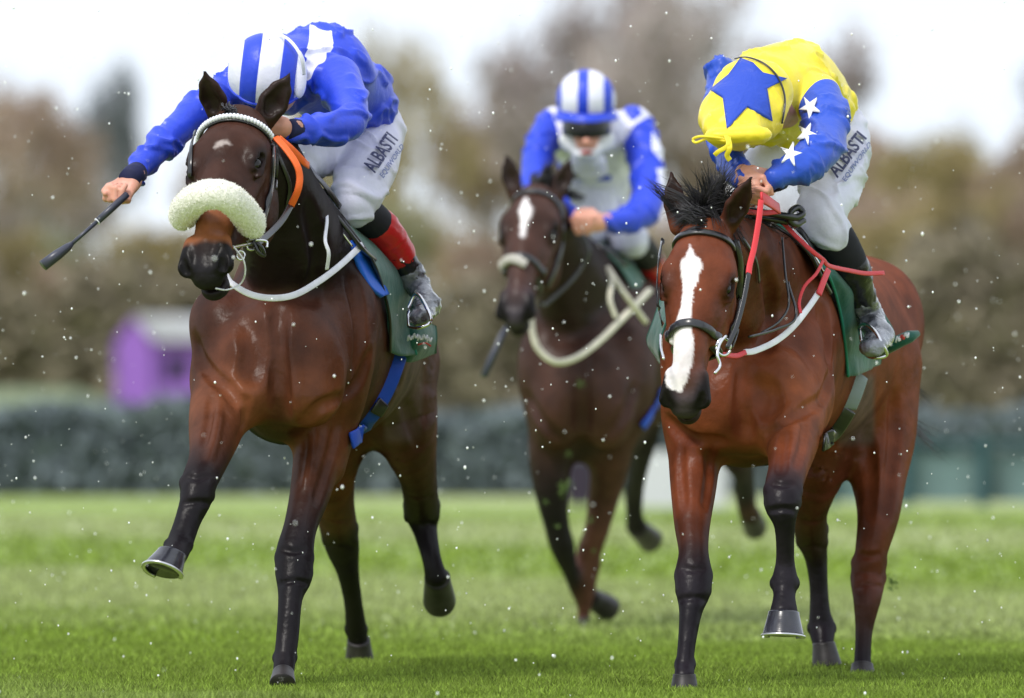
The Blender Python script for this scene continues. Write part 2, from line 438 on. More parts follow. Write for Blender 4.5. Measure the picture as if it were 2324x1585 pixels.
# ------------------------------------------------------------------ ground, sky side setting
def ramp_grass(name, near):
    m = bpy.data.materials.new(name); m.use_nodes = True; nt = m.node_tree; b = nt.nodes['Principled BSDF']
    b.inputs['Roughness'].default_value = .65; b.inputs['Specular IOR Level'].default_value = .25
    tc = nt.nodes.new('ShaderNodeTexCoord')
    sx = nt.nodes.new('ShaderNodeSeparateXYZ'); nt.links.new(tc.outputs['Object'], sx.inputs[0])
    # mowing bands run slightly askew across the course
    ad = nt.nodes.new('ShaderNodeMath'); ad.operation = 'MULTIPLY_ADD'; ad.inputs[1].default_value = 1.1; nt.links.new(sx.outputs['X'], ad.inputs[0]); nt.links.new(sx.outputs['Y'], ad.inputs[2])
    n0 = nt.nodes.new('ShaderNodeTexNoise'); n0.inputs['Scale'].default_value = .35; n0.inputs['Detail'].default_value = 2; nt.links.new(tc.outputs['Object'], n0.inputs['Vector'])
    ad2 = nt.nodes.new('ShaderNodeMath'); ad2.operation = 'MULTIPLY_ADD'; ad2.inputs[1].default_value = 7.0; nt.links.new(n0.outputs['Fac'], ad2.inputs[0]); nt.links.new(ad.outputs[0], ad2.inputs[2])
    si = nt.nodes.new('ShaderNodeMath'); si.operation = 'MULTIPLY_ADD'; si.inputs[1].default_value = .285; si.inputs[2].default_value = -11.7; nt.links.new(ad2.outputs[0], si.inputs[0])
    sn = nt.nodes.new('ShaderNodeMath'); sn.operation = 'SINE'; nt.links.new(si.outputs[0], sn.inputs[0])
    mr = nt.nodes.new('ShaderNodeMapRange'); mr.inputs[1].default_value = -.6; mr.inputs[2].default_value = .8; nt.links.new(sn.outputs[0], mr.inputs[0])
    mx = nt.nodes.new('ShaderNodeMixRGB'); nt.links.new(mr.outputs[0], mx.inputs[0])
    mx.inputs[1].default_value = (.205, .285, .044, 1); mx.inputs[2].default_value = (.305, .355, .14, 1)
    n1 = nt.nodes.new('ShaderNodeTexNoise'); n1.inputs['Scale'].default_value = 7; n1.inputs['Detail'].default_value = 5; nt.links.new(tc.outputs['Object'], n1.inputs['Vector'])
    m2 = nt.nodes.new('ShaderNodeMapRange'); m2.inputs[1].default_value = .3; m2.inputs[2].default_value = .7; m2.inputs[3].default_value = .72; m2.inputs[4].default_value = 1.25; nt.links.new(n1.outputs['Fac'], m2.inputs[0])
    sc = nt.nodes.new('ShaderNodeVectorMath'); sc.operation = 'SCALE'; nt.links.new(mx.outputs[0], sc.inputs[0]); nt.links.new(m2.outputs[0], sc.inputs['Scale'])
    out = sc.outputs[0]
    if near:
        a = nt.nodes.new('ShaderNodeAttribute'); a.attribute_name = 'tone'
        s2 = nt.nodes.new('ShaderNodeVectorMath'); s2.operation = 'SCALE'; nt.links.new(out, s2.inputs[0]); nt.links.new(a.outputs['Fac'], s2.inputs['Scale']); out = s2.outputs[0]
    nt.links.new(out, b.inputs['Base Color'])
    if near:
        tr = nt.nodes.new('ShaderNodeBsdfTranslucent'); nt.links.new(out, tr.inputs['Color']); ms = nt.nodes.new('ShaderNodeMixShader'); ms.inputs[0].default_value = .45
        nt.links.new(b.outputs[0], ms.inputs[1]); nt.links.new(tr.outputs[0], ms.inputs[2]); nt.links.new(ms.outputs[0], nt.nodes['Material Output'].inputs['Surface'])
    return m
M['turf'] = ramp_grass('turf', False); M['blade'] = ramp_grass('grass blades', True)
# ground sheet: near turf, one sheet to the horizon, gently uneven far off
xs = np.concatenate([np.linspace(-900, -40, 12), np.linspace(-30, 30, 41), np.linspace(40, 900, 12)])
ys = np.concatenate([np.linspace(-5, 24, 8), np.linspace(25, 100, 120), np.linspace(110, 1500, 30)])
X, Yg = np.meshgrid(xs, ys, indexing='ij')
Z = np.where(Yg > 105, .0 + (Yg - 105) * .0006, 0) 
V = np.stack([X, Yg, Z], -1).reshape(-1, 3); ny = len(ys); Fc = []
for i in range(len(xs) - 1):
    for j in range(ny - 1): Fc.append((i*ny+j, (i+1)*ny+j, (i+1)*ny+j+1, i*ny+j+1))
g = meshobj('ground', V, np.array(Fc), M['turf']); tag(g, kind='structure')

def blades(n, y0, y1, halfw, hgt, wid, seed):
    r = np.random.RandomState(seed)
    Y = y0 + (y1 - y0) * r.rand(n) ** 1.15; X = (r.rand(n) * 2 - 1) * halfw * Y / 30.
    h = hgt * (0.45 + .75 * r.rand(n)) * (1 + .35 * np.sin(X * 3.1 + Y * 2) * np.sin(Y * 4.3 - X)); w = wid * (0.7 + .6 * r.rand(n)); a = r.rand(n) * np.pi; lean = r.normal(size=(n, 2)) * .38
    base = np.stack([X, Y, np.full(n, -.004)], 1); ux = np.stack([np.cos(a), np.sin(a) * .5, np.zeros(n)], 1) * w[:, None] / 2
    mid = base + np.stack([lean[:, 0] * h * .35, lean[:, 1] * h * .35, h * .6], 1)
    tip = base + np.stack([lean[:, 0] * h, lean[:, 1] * h, h], 1)
    V = np.stack([base - ux, base + ux, mid + ux * .8, mid - ux * .8, tip], 1).reshape(-1, 3)
    b = np.arange(n)[:, None] * 5
    T = np.concatenate([b + [0, 1, 2], b + [0, 2, 3], b + [3, 2, 4]])
    tone = np.repeat(np.where(r.rand(n) < .06, 1.7, .50 + .95 * r.rand(n)), 5)
    return V, T, tone
parts = [blades(190000, 28.7, 35.5, 2.4, .029, .005, 1), blades(60000, 35.5, 48, 2.6, .032, .011, 2), blades(25000, 48, 75, 3.0, .032, .03, 3)]
Vs, Ts, tn = [], [], []; o = 0
for v, t, c in parts: Vs.append(v); Ts.append(t + o); tn.append(c); o += len(v)
g = meshobj('grass', np.concatenate(Vs), np.concatenate(Ts), M['blade'], smooth=False); attr(g, 'tone', np.concatenate(tn)); tag(g, 'short bright green turf of the racecourse', 'grass', kind='stuff')

# ------------------------------------------------------------------ hedge, railing, shed, trees
def leafcloud(c, r, n, size, seed, flat=.0, shell=.5):
    q = np.random.RandomState(seed); d = q.normal(size=(n, 3)); d /= np.linalg.norm(d, axis=1, keepdims=True)
    rad = shell + (1 - shell) * q.rand(n) ** .6
    P = np.asarray(c) + d * rad[:, None] * np.asarray(r)
    a = q.normal(size=(n, 3)); a /= np.linalg.norm(a, axis=1, keepdims=True); b = np.cross(a, q.normal(size=(n, 3))); b /= np.linalg.norm(b, axis=1, keepdims=True)
    s = size * (.5 + q.rand(n))[:, None]
    return np.stack([P - a * s, P + b * s * .5, P + a * s, P - b * s * .5], 1).reshape(-1, 3)
def quads(V): return np.arange(len(V)).reshape(-1, 4)
def leafmat(name, c1, c2, sc):
    m = bpy.data.materials.new(name); m.use_nodes = True; nt = m.node_tree; b = nt.nodes['Principled BSDF']; b.inputs['Roughness'].default_value = .8; b.inputs['Specular IOR Level'].default_value = .2
    gm = nt.nodes.new('ShaderNodeNewGeometry'); n = nt.nodes.new('ShaderNodeTexNoise'); n.inputs['Scale'].default_value = sc; nt.links.new(gm.outputs['Position'], n.inputs['Vector'])
    r = nt.nodes.new('ShaderNodeValToRGB'); r.color_ramp.elements[0].position = .38; r.color_ramp.elements[1].position = .62
    r.color_ramp.elements[0].color = (*c1, 1); r.color_ramp.elements[1].color = (*c2, 1)
    nt.links.new(n.outputs['Fac'], r.inputs[0]); nt.links.new(r.outputs[0], b.inputs['Base Color']); return m
M['hedge'] = leafmat('hedge leaves', (.135, .168, .182), (.165, .20, .205), .25)
M['twigbrown'] = leafmat('bare brown twigs', (.27, .195, .145), (.42, .32, .25), .3)
M['twiggrey'] = leafmat('bare grey twigs', (.30, .25, .235), (.44, .38, .36), .3)
M['olive'] = leafmat('olive leaves', (.24, .195, .09), (.38, .31, .15), .3)
M['budgreen'] = leafmat('young green leaves', (.19, .195, .11), (.29, .28, .16), .3)
M['darkleaf'] = leafmat('dark evergreen leaves', (.12, .135, .14), (.19, .21, .215), .3)
M['bark'] = mat('grey bark', (.16, .14, .12), .9, .2, var=(3, .3))
M['palebark'] = mat('pale bark', (.40, .39, .42), .9, .2, var=(3, .15))
# hedge in separately clipped lengths
bx = np.linspace(-14, -4.4, 24); by = np.linspace(118, 150, 10); BX, BY = np.meshgrid(bx, by, indexing='ij')
BZ = 1.03 * np.clip((-4.4 - BX) / 1.6, 0, 1) ** .6 * np.sin(np.clip((BY - 118) / 32, 0, 1) * np.pi) ** .5 - .02
bk = meshobj('grass_bank', np.stack([BX, BY, BZ], -1).reshape(-1, 3), np.array([(i*10+j, (i+1)*10+j, (i+1)*10+j+1, i*10+j+1) for i in range(23) for j in range(9)]), mat('rough bank grass', (.17, .21, .12), .9, .1, var=(1, .2))); tag(bk, kind='structure')
hb = empty('hedge', (-1, 88, 0)); tag(hb, 'long low dark blue green clipped hedge along the far side of the course', 'hedge')
V = []
q = np.random.RandomState(5)
n = 130000; x = -18 + 36 * q.rand(n); y = 88 + 1.6 * q.rand(n)
top = .80 + .05 * np.sin(x * 1.7) + .04 * np.sin(x * 4.1) - .02 * np.clip(x + 2, 0, 5); z = top * q.rand(n) ** .8
P = np.stack([x, y, z], 1); a = q.normal(size=(n, 3)) * .06; b = q.normal(size=(n, 3)) * .035
V = np.stack([P - a, P + b, P + a, P - b], 1).reshape(-1, 3)
o = meshobj('foliage', V, quads(V), M['hedge'], hb, smooth=False)
V, Fc = [], []
xs_ = np.linspace(-18, 18, 120)
for i, xx in enumerate(xs_):
    tp = .74 + .05 * math.sin(xx*1.7) - .02 * min(max(xx + 2, 0), 5) 
    V += [(xx, 88.25, 0), (xx, 88.25, tp), (xx, 89.4, tp), (xx, 89.4, 0)]
    if i: 
        k = i*4; Fc += [(k-4, k, k+1, k-3), (k-3, k+1, k+2, k-2), (k-2, k+2, k+3, k-1)]
Fc += [(0, 1, 2, 3), (len(V)-1, len(V)-2, len(V)-3, len(V)-4)]
meshobj('inner_branches', V, Fc, M['hedge'], hb, smooth=False)
# course railing with green netting on the right
def box(c, s):
    c = np.asarray(c, float); s = np.asarray(s, float) / 2
    V = [c + s * np.array([i, j, k]) for i in (-1, 1) for j in (-1, 1) for k in (-1, 1)]
    return V, [(0, 1, 3, 2), (4, 6, 7, 5), (0, 4, 5, 1), (2, 3, 7, 6), (0, 2, 6, 4), (1, 5, 7, 3)]
M['net'] = mat('blue green netting', (.13, .20, .20), .7, .3, var=(1.2, .55, (1, 1, .6)))
M['post'] = mat('dark green post', (.03, .075, .085), .6, .3)
fr = empty('railing', (5.5, 80, 0)); tag(fr, 'blue green netting fence with dark posts at the right behind the turf', 'fence')
for i, xx in enumerate(np.arange(2.6, 9.5, .62)):
    meshobj('post', *box((xx, 79.9, .29), (.09, .09, .58)), M['post'], fr, smooth=False)
    meshobj('net_panel', *box((xx + .31, 80.02, .24), (.60, .03, .40)), M['net'], fr, smooth=False)
    meshobj('rail', *box((xx + .31, 79.96, .52), (.54, .06, .06)), M['post'], fr, smooth=False)
# white board behind the third horse, purple board beside it
M['board'] = mat('white board', (.55, .55, .60), .5, .4, var=(3, .05)); M['plumboard'] = mat('plum board', (.030, .020, .038), .6, .3)
wb = empty('hoarding', (1.4, 78, 0)); tag(wb, 'low white advertising board standing on the turf between the horses', 'board')
P0 = W(1450, 1140, 78); P1 = W(1648, 1030, 78)
meshobj('panel', *box(((P0[0]+P1[0])/2, 78, P1[2]/2 + .02), (P1[0]-P0[0], .05, P1[2])), M['board'], wb, smooth=False)
for xx in (P0[0]+.12, P1[0]-.12): meshobj('leg', *box((xx, 78.15, P1[2]/2), (.05, .2, P1[2]*.9)), M['post'], wb, smooth=False)
wb = empty('marker_board', (.55, 79, 0)); tag(wb, 'small plum coloured board behind the legs of the middle horse', 'board')
P0 = W(1285, 1150, 79); P1 = W(1345, 1050, 79)
meshobj('panel', *box(((P0[0]+P1[0])/2, 79, P1[2]/2 + .02), (P1[0]-P0[0], .05, P1[2])), M['plumboard'], wb, smooth=False)
meshobj('leg', *box(((P0[0]+P1[0])/2, 79.1, P1[2]/2), (.05, .12, P1[2]*.9)), M['post'], wb, smooth=False)
# purple shed
M['purple'] = mat('purple boards', (.27, .115, .48), .6, .3, var=(2, .08)); M['purpledark'] = mat('dark window opening', (.035, .015, .07), .3, .4); M['roofgrey'] = mat('grey felt roof', (.42, .42, .47), .7, .3, var=(3, .08))
SY = 170; sp = lambda x, y: W(x, y, SY)
sh = empty('shed', sp(350, 910)); tag(sh, 'small bright purple shed with pale grey roof and dark window beyond the hedge', 'shed')
x0, xm, x1 = sp(262, 0)[0], sp(345, 0)[0], sp(560, 0)[0]; zt = sp(0, 775)[2]; zr = sp(0, 722)[2]
gx = (x0 + xm) / 2
V = [(x0, SY, 0), (xm, SY, 0), (xm, SY, zt), (gx, SY, zr), (x0, SY, zt), (x0, SY+.05, 0), (xm, SY+.05, 0), (xm, SY+.05, zt), (gx, SY+.05, zr), (x0, SY+.05, zt)]
meshobj('gable_wall', V, [(0, 1, 2, 3, 4), (9, 8, 7, 6, 5), (0, 5, 6, 1), (1, 6, 7, 2), (4, 3, 8, 9)], M['purple'], sh, smooth=False)
sw = meshobj('side_wall', *box(((xm+x1)/2 + .01, SY + .25, zt/2), (x1-xm, .1, zt)), M['purple'], sh, smooth=False)
a, b = sp(372, 865), sp(428, 810)
meshobj('window', *box(((a[0]+b[0])/2, SY+.19, (a[2]+b[2])/2), (b[0]-a[0], .04, b[2]-a[2])), M['purpledark'], sw, smooth=False)
V = [(gx, SY-.05, zr+.03), (x1, SY+.1, zr+.03), (x1, SY-.06, zt+.02), (xm+.05, SY-.06, zt+.02), (gx, SY+.9, zr+.0), (x1, SY+.9, zr+.0), (x1, SY+.9, zt), (xm+.05, SY+.9, zt)]
meshobj('roof', V, [(0, 3, 2, 1), (0, 1, 5, 4), (4, 5, 6, 7), (1, 2, 6, 5), (0, 4, 7, 3), (3, 7, 6, 2)], M['roofgrey'], sh, smooth=False)

# trees: three growth habits, then individuals sharing mesh data
def treeproto(seed, dens, sparse):
    r = random.Random(seed); segs = []; leaves = []
    def br(p, d, L, rad, lv):
        e = p + d * L; segs.append(([p, p + d * L * .5 + np.array([r.gauss(0, .03), r.gauss(0, .03), 0]) * L, e], [rad, rad * .8, rad * .6]))
        if lv == 0 or L < .05: leaves.append(e); return
        for _ in range(r.choice((2, 3, 3))):
            nd = nrm(d + np.array([r.gauss(0, .55), r.gauss(0, .55), r.gauss(.12, .3)])); br(e, nd, L * r.uniform(.62, .82), rad * .6, lv - 1)
        if lv <= 3: leaves.append(e)
    br(np.zeros(3), np.array([0, 0, 1.]), .24, .022, 5)
    V, Fc = join([tube_geo(p, rr, 4) for p, rr in segs])
    L = []
    for i, e in enumerate(leaves):
        if r.random() < sparse: L.append(leafcloud(e, (.085, .085, .07), dens, .014, seed * 1000 + i, shell=.05))
    return (V, Fc), np.concatenate(L)
protos = []
for s, dens, sp_ in ((3, 26, .85), (8, 34, .95), (21, 16, .75)):
    (tv, tf), lv = treeproto(s, dens, sp_)
    hh = lv[:, 2].max(); wd = np.percentile(np.abs(lv[:, :2]), 97)
    protos.append((np.array(tv) / hh, tf, lv / hh, wd / hh))
pmesh = {}
def tree(kind, xpix, ytop, wpix, Y, fol, bark, label, group, rot=0, name='bare_tree'):
    tv, tf, lv, wd = protos[kind]
    h = HC - (ytop - HZ) * Y / F + .0; w = wpix * Y / F / 2 / wd
    e = empty(name, ((xpix - 1162) * Y / F, Y, -.0)); tag(e, label, 'tree' if 'tree' in name else 'shrub', group)
    for nm, v, f, mt in (('trunk', tv, tf, bark), ('crown', lv, None, fol)):
        key = (kind, nm, mt.name)
        if key not in pmesh:
            o = meshobj(nm, v, np.arange(len(v)).reshape(-1, 4) if f is None else f, mt, smooth=False); pmesh[key] = o.data
        else:
            o = bpy.data.objects.new(nm, pmesh[key]); COL.objects.link(o)
        o.parent = e
    e.rotation_euler = (0, 0, rot); e.scale = (w, w, h)
T = [ # kind, x, top, width, Y, foliage, label
 (1, 25, 130, 330, 250, 'twigbrown', 'brown tree at the left edge of the woodland'),
 (0, 228, 120, 190, 270, 'darkleaf', 'dark rounded tree standing above the left bushes'),
 (1, 120, 330, 420, 262, 'twiggrey', 'greyish tree left of the purple shed'),
 (2, 905, 25, 330, 260, 'olive', 'olive brown tree behind the left jockey, taller than its neighbours'),
 (0, 760, 110, 240, 268, 'olive', 'olive tree behind the back of the left jockey'),
 (1, 1110, 190, 380, 266, 'twigbrown', 'brown tree between the left and middle jockeys'),
 (0, 1340, -90, 430, 262, 'twiggrey', 'tall grey brown tree above the middle jockey'),
 (2, 1560, -130, 480, 255, 'twiggrey', 'tallest bare tree between the middle and right jockeys'),
 (1, 1800, 20, 400, 270, 'twiggrey', 'bare grey tree behind the right jockey'),
 (1, 2110, 250, 380, 262, 'olive', 'olive brown tree right of the right jockey'),
 (0, 2270, 270, 300, 258, 'twigbrown', 'brown tree near the right edge of the woodland'),
 (1, 1950, 230, 300, 266, 'twigbrown', 'brown tree directly right of the right jockey back'),
 (1, 1205, 185, 330, 270, 'twiggrey', 'grey tree directly behind the striped cap of the middle jockey'),
 (0, 1500, 120, 300, 268, 'twigbrown', 'brown tree between the middle jockey and the yellow cap'),
 (2, 2420, 90, 330, 262, 'darkleaf', 'dark tree cut by the right edge of the view'),
 (1, 560, 330, 380, 275, 'twiggrey', 'low grey tree behind the left horse head'),
 (1, -260, 150, 420, 262, 'twigbrown', 'brown tree out beyond the left edge'),
 (1, 2700, 200, 460, 262, 'twigbrown', 'brown tree out beyond the right edge')]
for i, (k, x, tp, w, Y, fo, lab) in enumerate(T):
    tree(k, x, tp, w, Y, M[fo], M['bark'], lab, 'trees of the far woodland', i * 1.3)
for i in range(6):
    for sgn, side in ((-1, 'left'), (1, 'right')):
        tree(i % 3, 1162 + sgn * (1750 + i * 330), 120 + (i * 83) % 170, 430, 258 + i * 3, M[('twigbrown', 'olive', 'twiggrey')[i % 3]], M['bark'], f'{("short", "broad", "slim", "rounded", "ragged", "dense")[i]} {("brown", "olive", "grey")[i % 3]} tree of the wood far out past the {side} edge', 'trees of the far woodland', i * 1.7)
tree(2, 42, 440, 60, 225, M['twiggrey'], M['palebark'], 'slim pale trunk of a young tree left of the shed', 'trees of the far woodland', 0, 'young_tree')
fols = ['olive', 'twigbrown', 'budgreen', 'twiggrey', 'darkleaf']
nm_ = {'olive': 'olive', 'twigbrown': 'brown', 'budgreen': 'greenish', 'twiggrey': 'grey', 'darkleaf': 'dark green'}
bs = [(-90, 470, 0), (60, 520, 1), (200, 480, 2), (340, 440, 0), (470, 520, 3), (600, 480, 2), (720, 430, 0), (860, 360, 2), (980, 400, 0), (1110, 470, 1), (1240, 520, 3), (1370, 430, 1), (1500, 470, 3), (1640, 420, 1), (1780, 400, 3), (1920, 420, 0), (2040, 380, 1), (2160, 360, 0), (2280, 400, 4), (2400, 380, 1)]
where = ['off the left edge', 'at the left edge', 'left of the purple shed', 'right behind the purple shed', 'behind the left horse chest', 'behind the left horse head', 'behind the left horse neck', 'behind the thigh of the left jockey', 'right of the left jockey boot', 'left of the middle horse', 'behind the middle horse head', 'behind the middle jockey', 'behind the middle horse rump', 'behind the right horse head', 'behind the right horse neck', 'behind the right jockey thigh', 'behind the right horse rump', 'right of the right horse', 'near the right edge', 'off the right edge']
for i, (x, tp, c) in enumerate(bs):
    f = fols[c]; tree((0, 1)[i % 2], x, tp + 30, 330, 215 + (i * 37) % 25, M[f], M['bark'], f'{nm_[f]} bush of the thicket {where[i]}', 'bushes of the thicket', i * 2.1, 'woodland_shrub')
# low undergrowth that closes the foot of the wood
n = 120000; q = np.random.RandomState(9); x = (q.rand(n) * 2 - 1) * 40; y = 205 + 6 * q.rand(n)
tp = 3.7 + .5 * np.sin(x * .8) + .4 * np.sin(x * 2.1 + 1) + .3 * np.sin(x * 5.3); z = tp * q.rand(n) ** .8
P = np.stack([x, y, z], 1); a = q.normal(size=(n, 3)) * .16; b = q.normal(size=(n, 3)) * .09
V = np.stack([P - a, P + b, P + a, P - b], 1).reshape(-1, 3)
M['under'] = leafmat('undergrowth', (.18, .155, .11), (.28, .24, .17), .28)
o = meshobj('undergrowth', V, quads(V), M['under'], smooth=False); tag(o, 'tangled brown undergrowth along the foot of the woodland', 'undergrowth', kind='stuff')

# ------------------------------------------------------------------ horses
def seg(a, b, k=.02, col=(0, 0, 0), sub=False, s=1.0):
    """a,b = (px, py, Y, rx px, depth radius m, rz px)"""
    def rr(p): return np.array([p[3] * p[2] / F, p[4], p[5] * p[2] / F]) * s
    return Prim(W(*a[:3]), W(*b[:3]), rr(a), rr(b), None, k, col, sub)
def ell(a, k=.02, col=(0, 0, 0), sub=False): return seg(a, a, k, col, sub)
def limb(pts, cols, k=.02, k0=None):
    """pts = (px, py, Y, rx px, depth radius m); cross-section follows the limb direction"""
    per = 4; n = (len(pts) - 1) * per + 1; Q = crom([np.array(p, float) for p in pts], n); CC = np.array(cols, float)
    tt = np.linspace(0, len(pts) - 1, n); CC = np.stack([np.interp(tt, range(len(pts)), CC[:, i]) for i in range(3)], 1); out = []; c = [W(*q[:3]) for q in Q]
    for i in range(n - 1):
        a, b = c[i], c[i+1]; ax = nrm(c[min(i+2, n-1)] - c[max(i-1, 0)]); sx = np.array([1., 0, 0]); sx = nrm(sx - ax * (sx @ ax)); sy = np.cross(ax, sx); Mx = np.stack([sx, sy, ax])
        def rr(q): rx = q[3] * q[2] / F; return np.array([rx, q[4], min(rx, q[4])])
        out.append(Prim(a, b, rr(Q[i]), rr(Q[i+1]), Mx, k, tuple(CC[i])))
    return [Group(out, k0 or k, per)]
def trunk(pts, k, col, per=5):
    """smooth trunk or neck: (px, py, Y, rx px, depth m, rz px)"""
    n = (len(pts) - 1) * per + 1; Q = crom([np.array(p, float) for p in pts], n)
    return [Group([seg(tuple(Q[i]), tuple(Q[i+1]), k, col) for i in range(n - 1)], k, per)]
def joint(prims, x, y, Y, w, h, d, col, low=True):
    """bony knee or hock: corners at the sides, a flat face, a crease above and below"""
    for sx in (-1, 1):
        prims.append(ell((x + sx * (w - 11), y - h * .45, Y + .01, 12, d * .5, 15), .012, col)); prims.append(ell((x + sx * (w - 13), y + h * .45, Y + .01, 12, d * .5, 13), .012, col))
    prims.append(ell((x, y - h * .15, Y - d * .55, w * .62, .016, h * .45), .014, col)); prims.append(ell((x - 1, y + h * .5, Y - d * .5, w * .45, .014, h * .22), .012, col))
    relief(prims, [(x - w * .8, y + h * .92), (x, y + h * .78), (x + w * .8, y + h * .92)], .004, .0045, Y - .5, Y + .5, .012)
    relief(prims, [(x - w * .6, y - h * .95), (x, y - h * .8), (x + w * .6, y - h * .95)], .004, .003, Y - .5, Y + .5, .014)
def fetlock(prims, x, y, Y, w, col):
    for sx in (-1, 1): prims.append(ell((x + sx * (w - 8), y, Y + .012, 10, .020, 13), .010, col))
    prims.append(ell((x, y + 6, Y + .030, w * .5, .018, 12), .012, col))
class Head:
    def __init__(s, poll, muzzle, wx, wy, L=.60, sc=1.0, cols=None, ears=None):
        """poll, muzzle given as picture point + depth of the poll; the muzzle depth follows from the head length"""
        p0 = W(*poll); d = W(muzzle[0], muzzle[1], poll[2]) - p0
        Lt = L * sc; dy = -math.sqrt(max(Lt * Lt - d[0] ** 2 - d[2] ** 2, .01)); u = nrm([d[0], dy, d[2]])
        w = np.array([wx, wy, 0.]); w[2] = -(w[0] * u[0] + w[1] * u[1]) / u[2]; w = nrm(w)
        v = nrm(np.cross(u, w)); 
        if v[1] > 0: v = -v
        s.o, s.u, s.w, s.v = p0, u, w, v; s.M = np.stack([u, w, v]); s.sc = L / .60 * sc; s.L = L
    def at(s, u, w, v): return s.o + (s.u * u + s.w * w + s.v * v) * s.sc
    def loc(s, P): return ((np.asarray(P) - s.o) @ s.M.T) / s.sc
    def P(s, a, b, ra, rb=None, k=.02, col=(0, 0, 0), sub=False):
        ra = np.array(ra) * s.sc; rb = ra if rb is None else np.array(rb) * s.sc
        return Prim(s.at(*a), s.at(*b), ra, rb, s.M, k, col, sub)
    def prims(s, C):
        h = []; c, dk, mz = C['head'], C['headdark'], C['muzzle']
        P = s.P
        h.append(P((.06, 0, -.02), (.17, 0, -.015), (.075, .078, .085), (.10, .100, .095), .03, c))          # cranium to forehead
        h.append(P((.17, 0, -.02), (.30, 0, -.015), (.10, .100, .085), (.09, .072, .068), .03, c))
        h.append(P((.28, 0, -.010), (.50, 0, -.022), (.08, .060, .062), (.06, .044, .044), .03, C['nose']))    # nasal bone
        h.append(P((.20, 0, .045), (.46, 0, .014), (.05, .032, .026), (.04, .022, .02), .025, C.get('stripe', c)))
        for sd in (-1, 1):
            h.append(P((.195, sd*.080, .022), (.225, sd*.084, .018), (.036, .024, .028), None, .03, c))         # brow over the eye
            h.append(P((.235, sd*.062, -.115), (.24, sd*.055, -.11), (.125, .034, .105), None, .035, c))        # cheek
            h.append(P((.25, sd*.082, -.03), (.37, sd*.060, -.035), (.03, .014, .012), (.03, .012, .010), .02, c)) # facial crest
            h.append(P((.255, sd*.094, .000), (.262, sd*.092, .000), (.018, .014, .006), None, .008, dk))        # lower lid
            al = [(.211, .084, .024), (.222, .078, .033), (.242, .078, .032), (.259, .086, .020), (.248, .098, .003), (.228, .099, .003), (.211, .084, .024)]
            for q in range(6): h.append(P((al[q][0], sd*al[q][1], al[q][2]), (al[q+1][0], sd*al[q+1][1], al[q+1][2]), (.0055,) * 3, None, .009, tuple(np.array(c) * .45)))
            h.append(P((.224, sd*.097, .022), (.246, sd*.097, .020), (.013, .014, .012), None, .006, dk, True))  # eye socket
        h.append(P((.28, 0, -.12), (.52, 0, -.085), (.06, .045, .06), (.05, .034, .035), .03, c))             # lower jaw
        h.append(P((.525, 0, -.035), (.560, 0, -.045), (.050, .050, .046), (.045, .046, .040), .03, mz))         # muzzle
        h.append(P((.595, 0, -.055), (.60, 0, -.06), (.026, .042, .036), None, .020, mz))                      # upper lip
        h.append(P((.565, 0, -.118), (.575, 0, -.112), (.040, .036, .030), None, .018, C.get('chin', mz)))      # lower lip and chin
        h.append(P((.605, 0, -.094), (.56, 0, -.094), (.012, .05, .005), None, .004, dk, True))               # mouth line
        for sd in (-1, 1):
            h.append(P((.525, sd*.042, -.010), (.585, sd*.050, -.032), (.028, .022, .024), (.027, .025, .027), .014, mz))
            h.append(P((.585, sd*.058, .006), (.612, sd*.050, -.022), (.020, .013, .016), (.022, .016, .020), .006, (.004, .003, .003), True))
            h.append(P((.560, sd*.068, .010), (.585, sd*.062, .004), (.016, .007, .010), (.018, .010, .012), .006, (.004, .003, .003), True))
        return h
    def ear(s, base, tip, Yb, Yt, col, tipcol, face, w=.030):
        """base, tip in picture points; face = sideways turn of the hollow"""
        a, b = W(*base, Yb), W(*tip, Yt); ax = nrm(b - a); f = np.array([face, -1, .15]); f = nrm(f - ax * (f @ ax)); sx = np.cross(f, ax)
        Mx = np.stack([sx, f, ax]); L = np.linalg.norm(b - a); m1 = a + ax * L * .32; m2 = a + ax * L * .62; w = w * s.sc
        hol = lambda p, q, r0, r1: Prim(p + f * .015, q + f * .015, r0, r1, Mx, .006, (.02, .012, .01), True)
        return [Prim(a - ax * .03, m1, (w*.85, .024, w), (w*1.1, .022, w), Mx, .025, col), Prim(m1, m2, (w*1.1, .022, w), (w*.86, .017, w*.8), Mx, .008, col),
                Prim(m2, b, (w*.86, .017, w*.8), (.006, .006, .012), Mx, .006, tipcol),
                hol(a + ax * L * .16, m1, (w*.45, .012, w*.5), (w*.72, .015, w*.6)), hol(m1, m2 + ax * L * .12, (w*.72, .015, w*.6), (w*.36, .010, .015))]

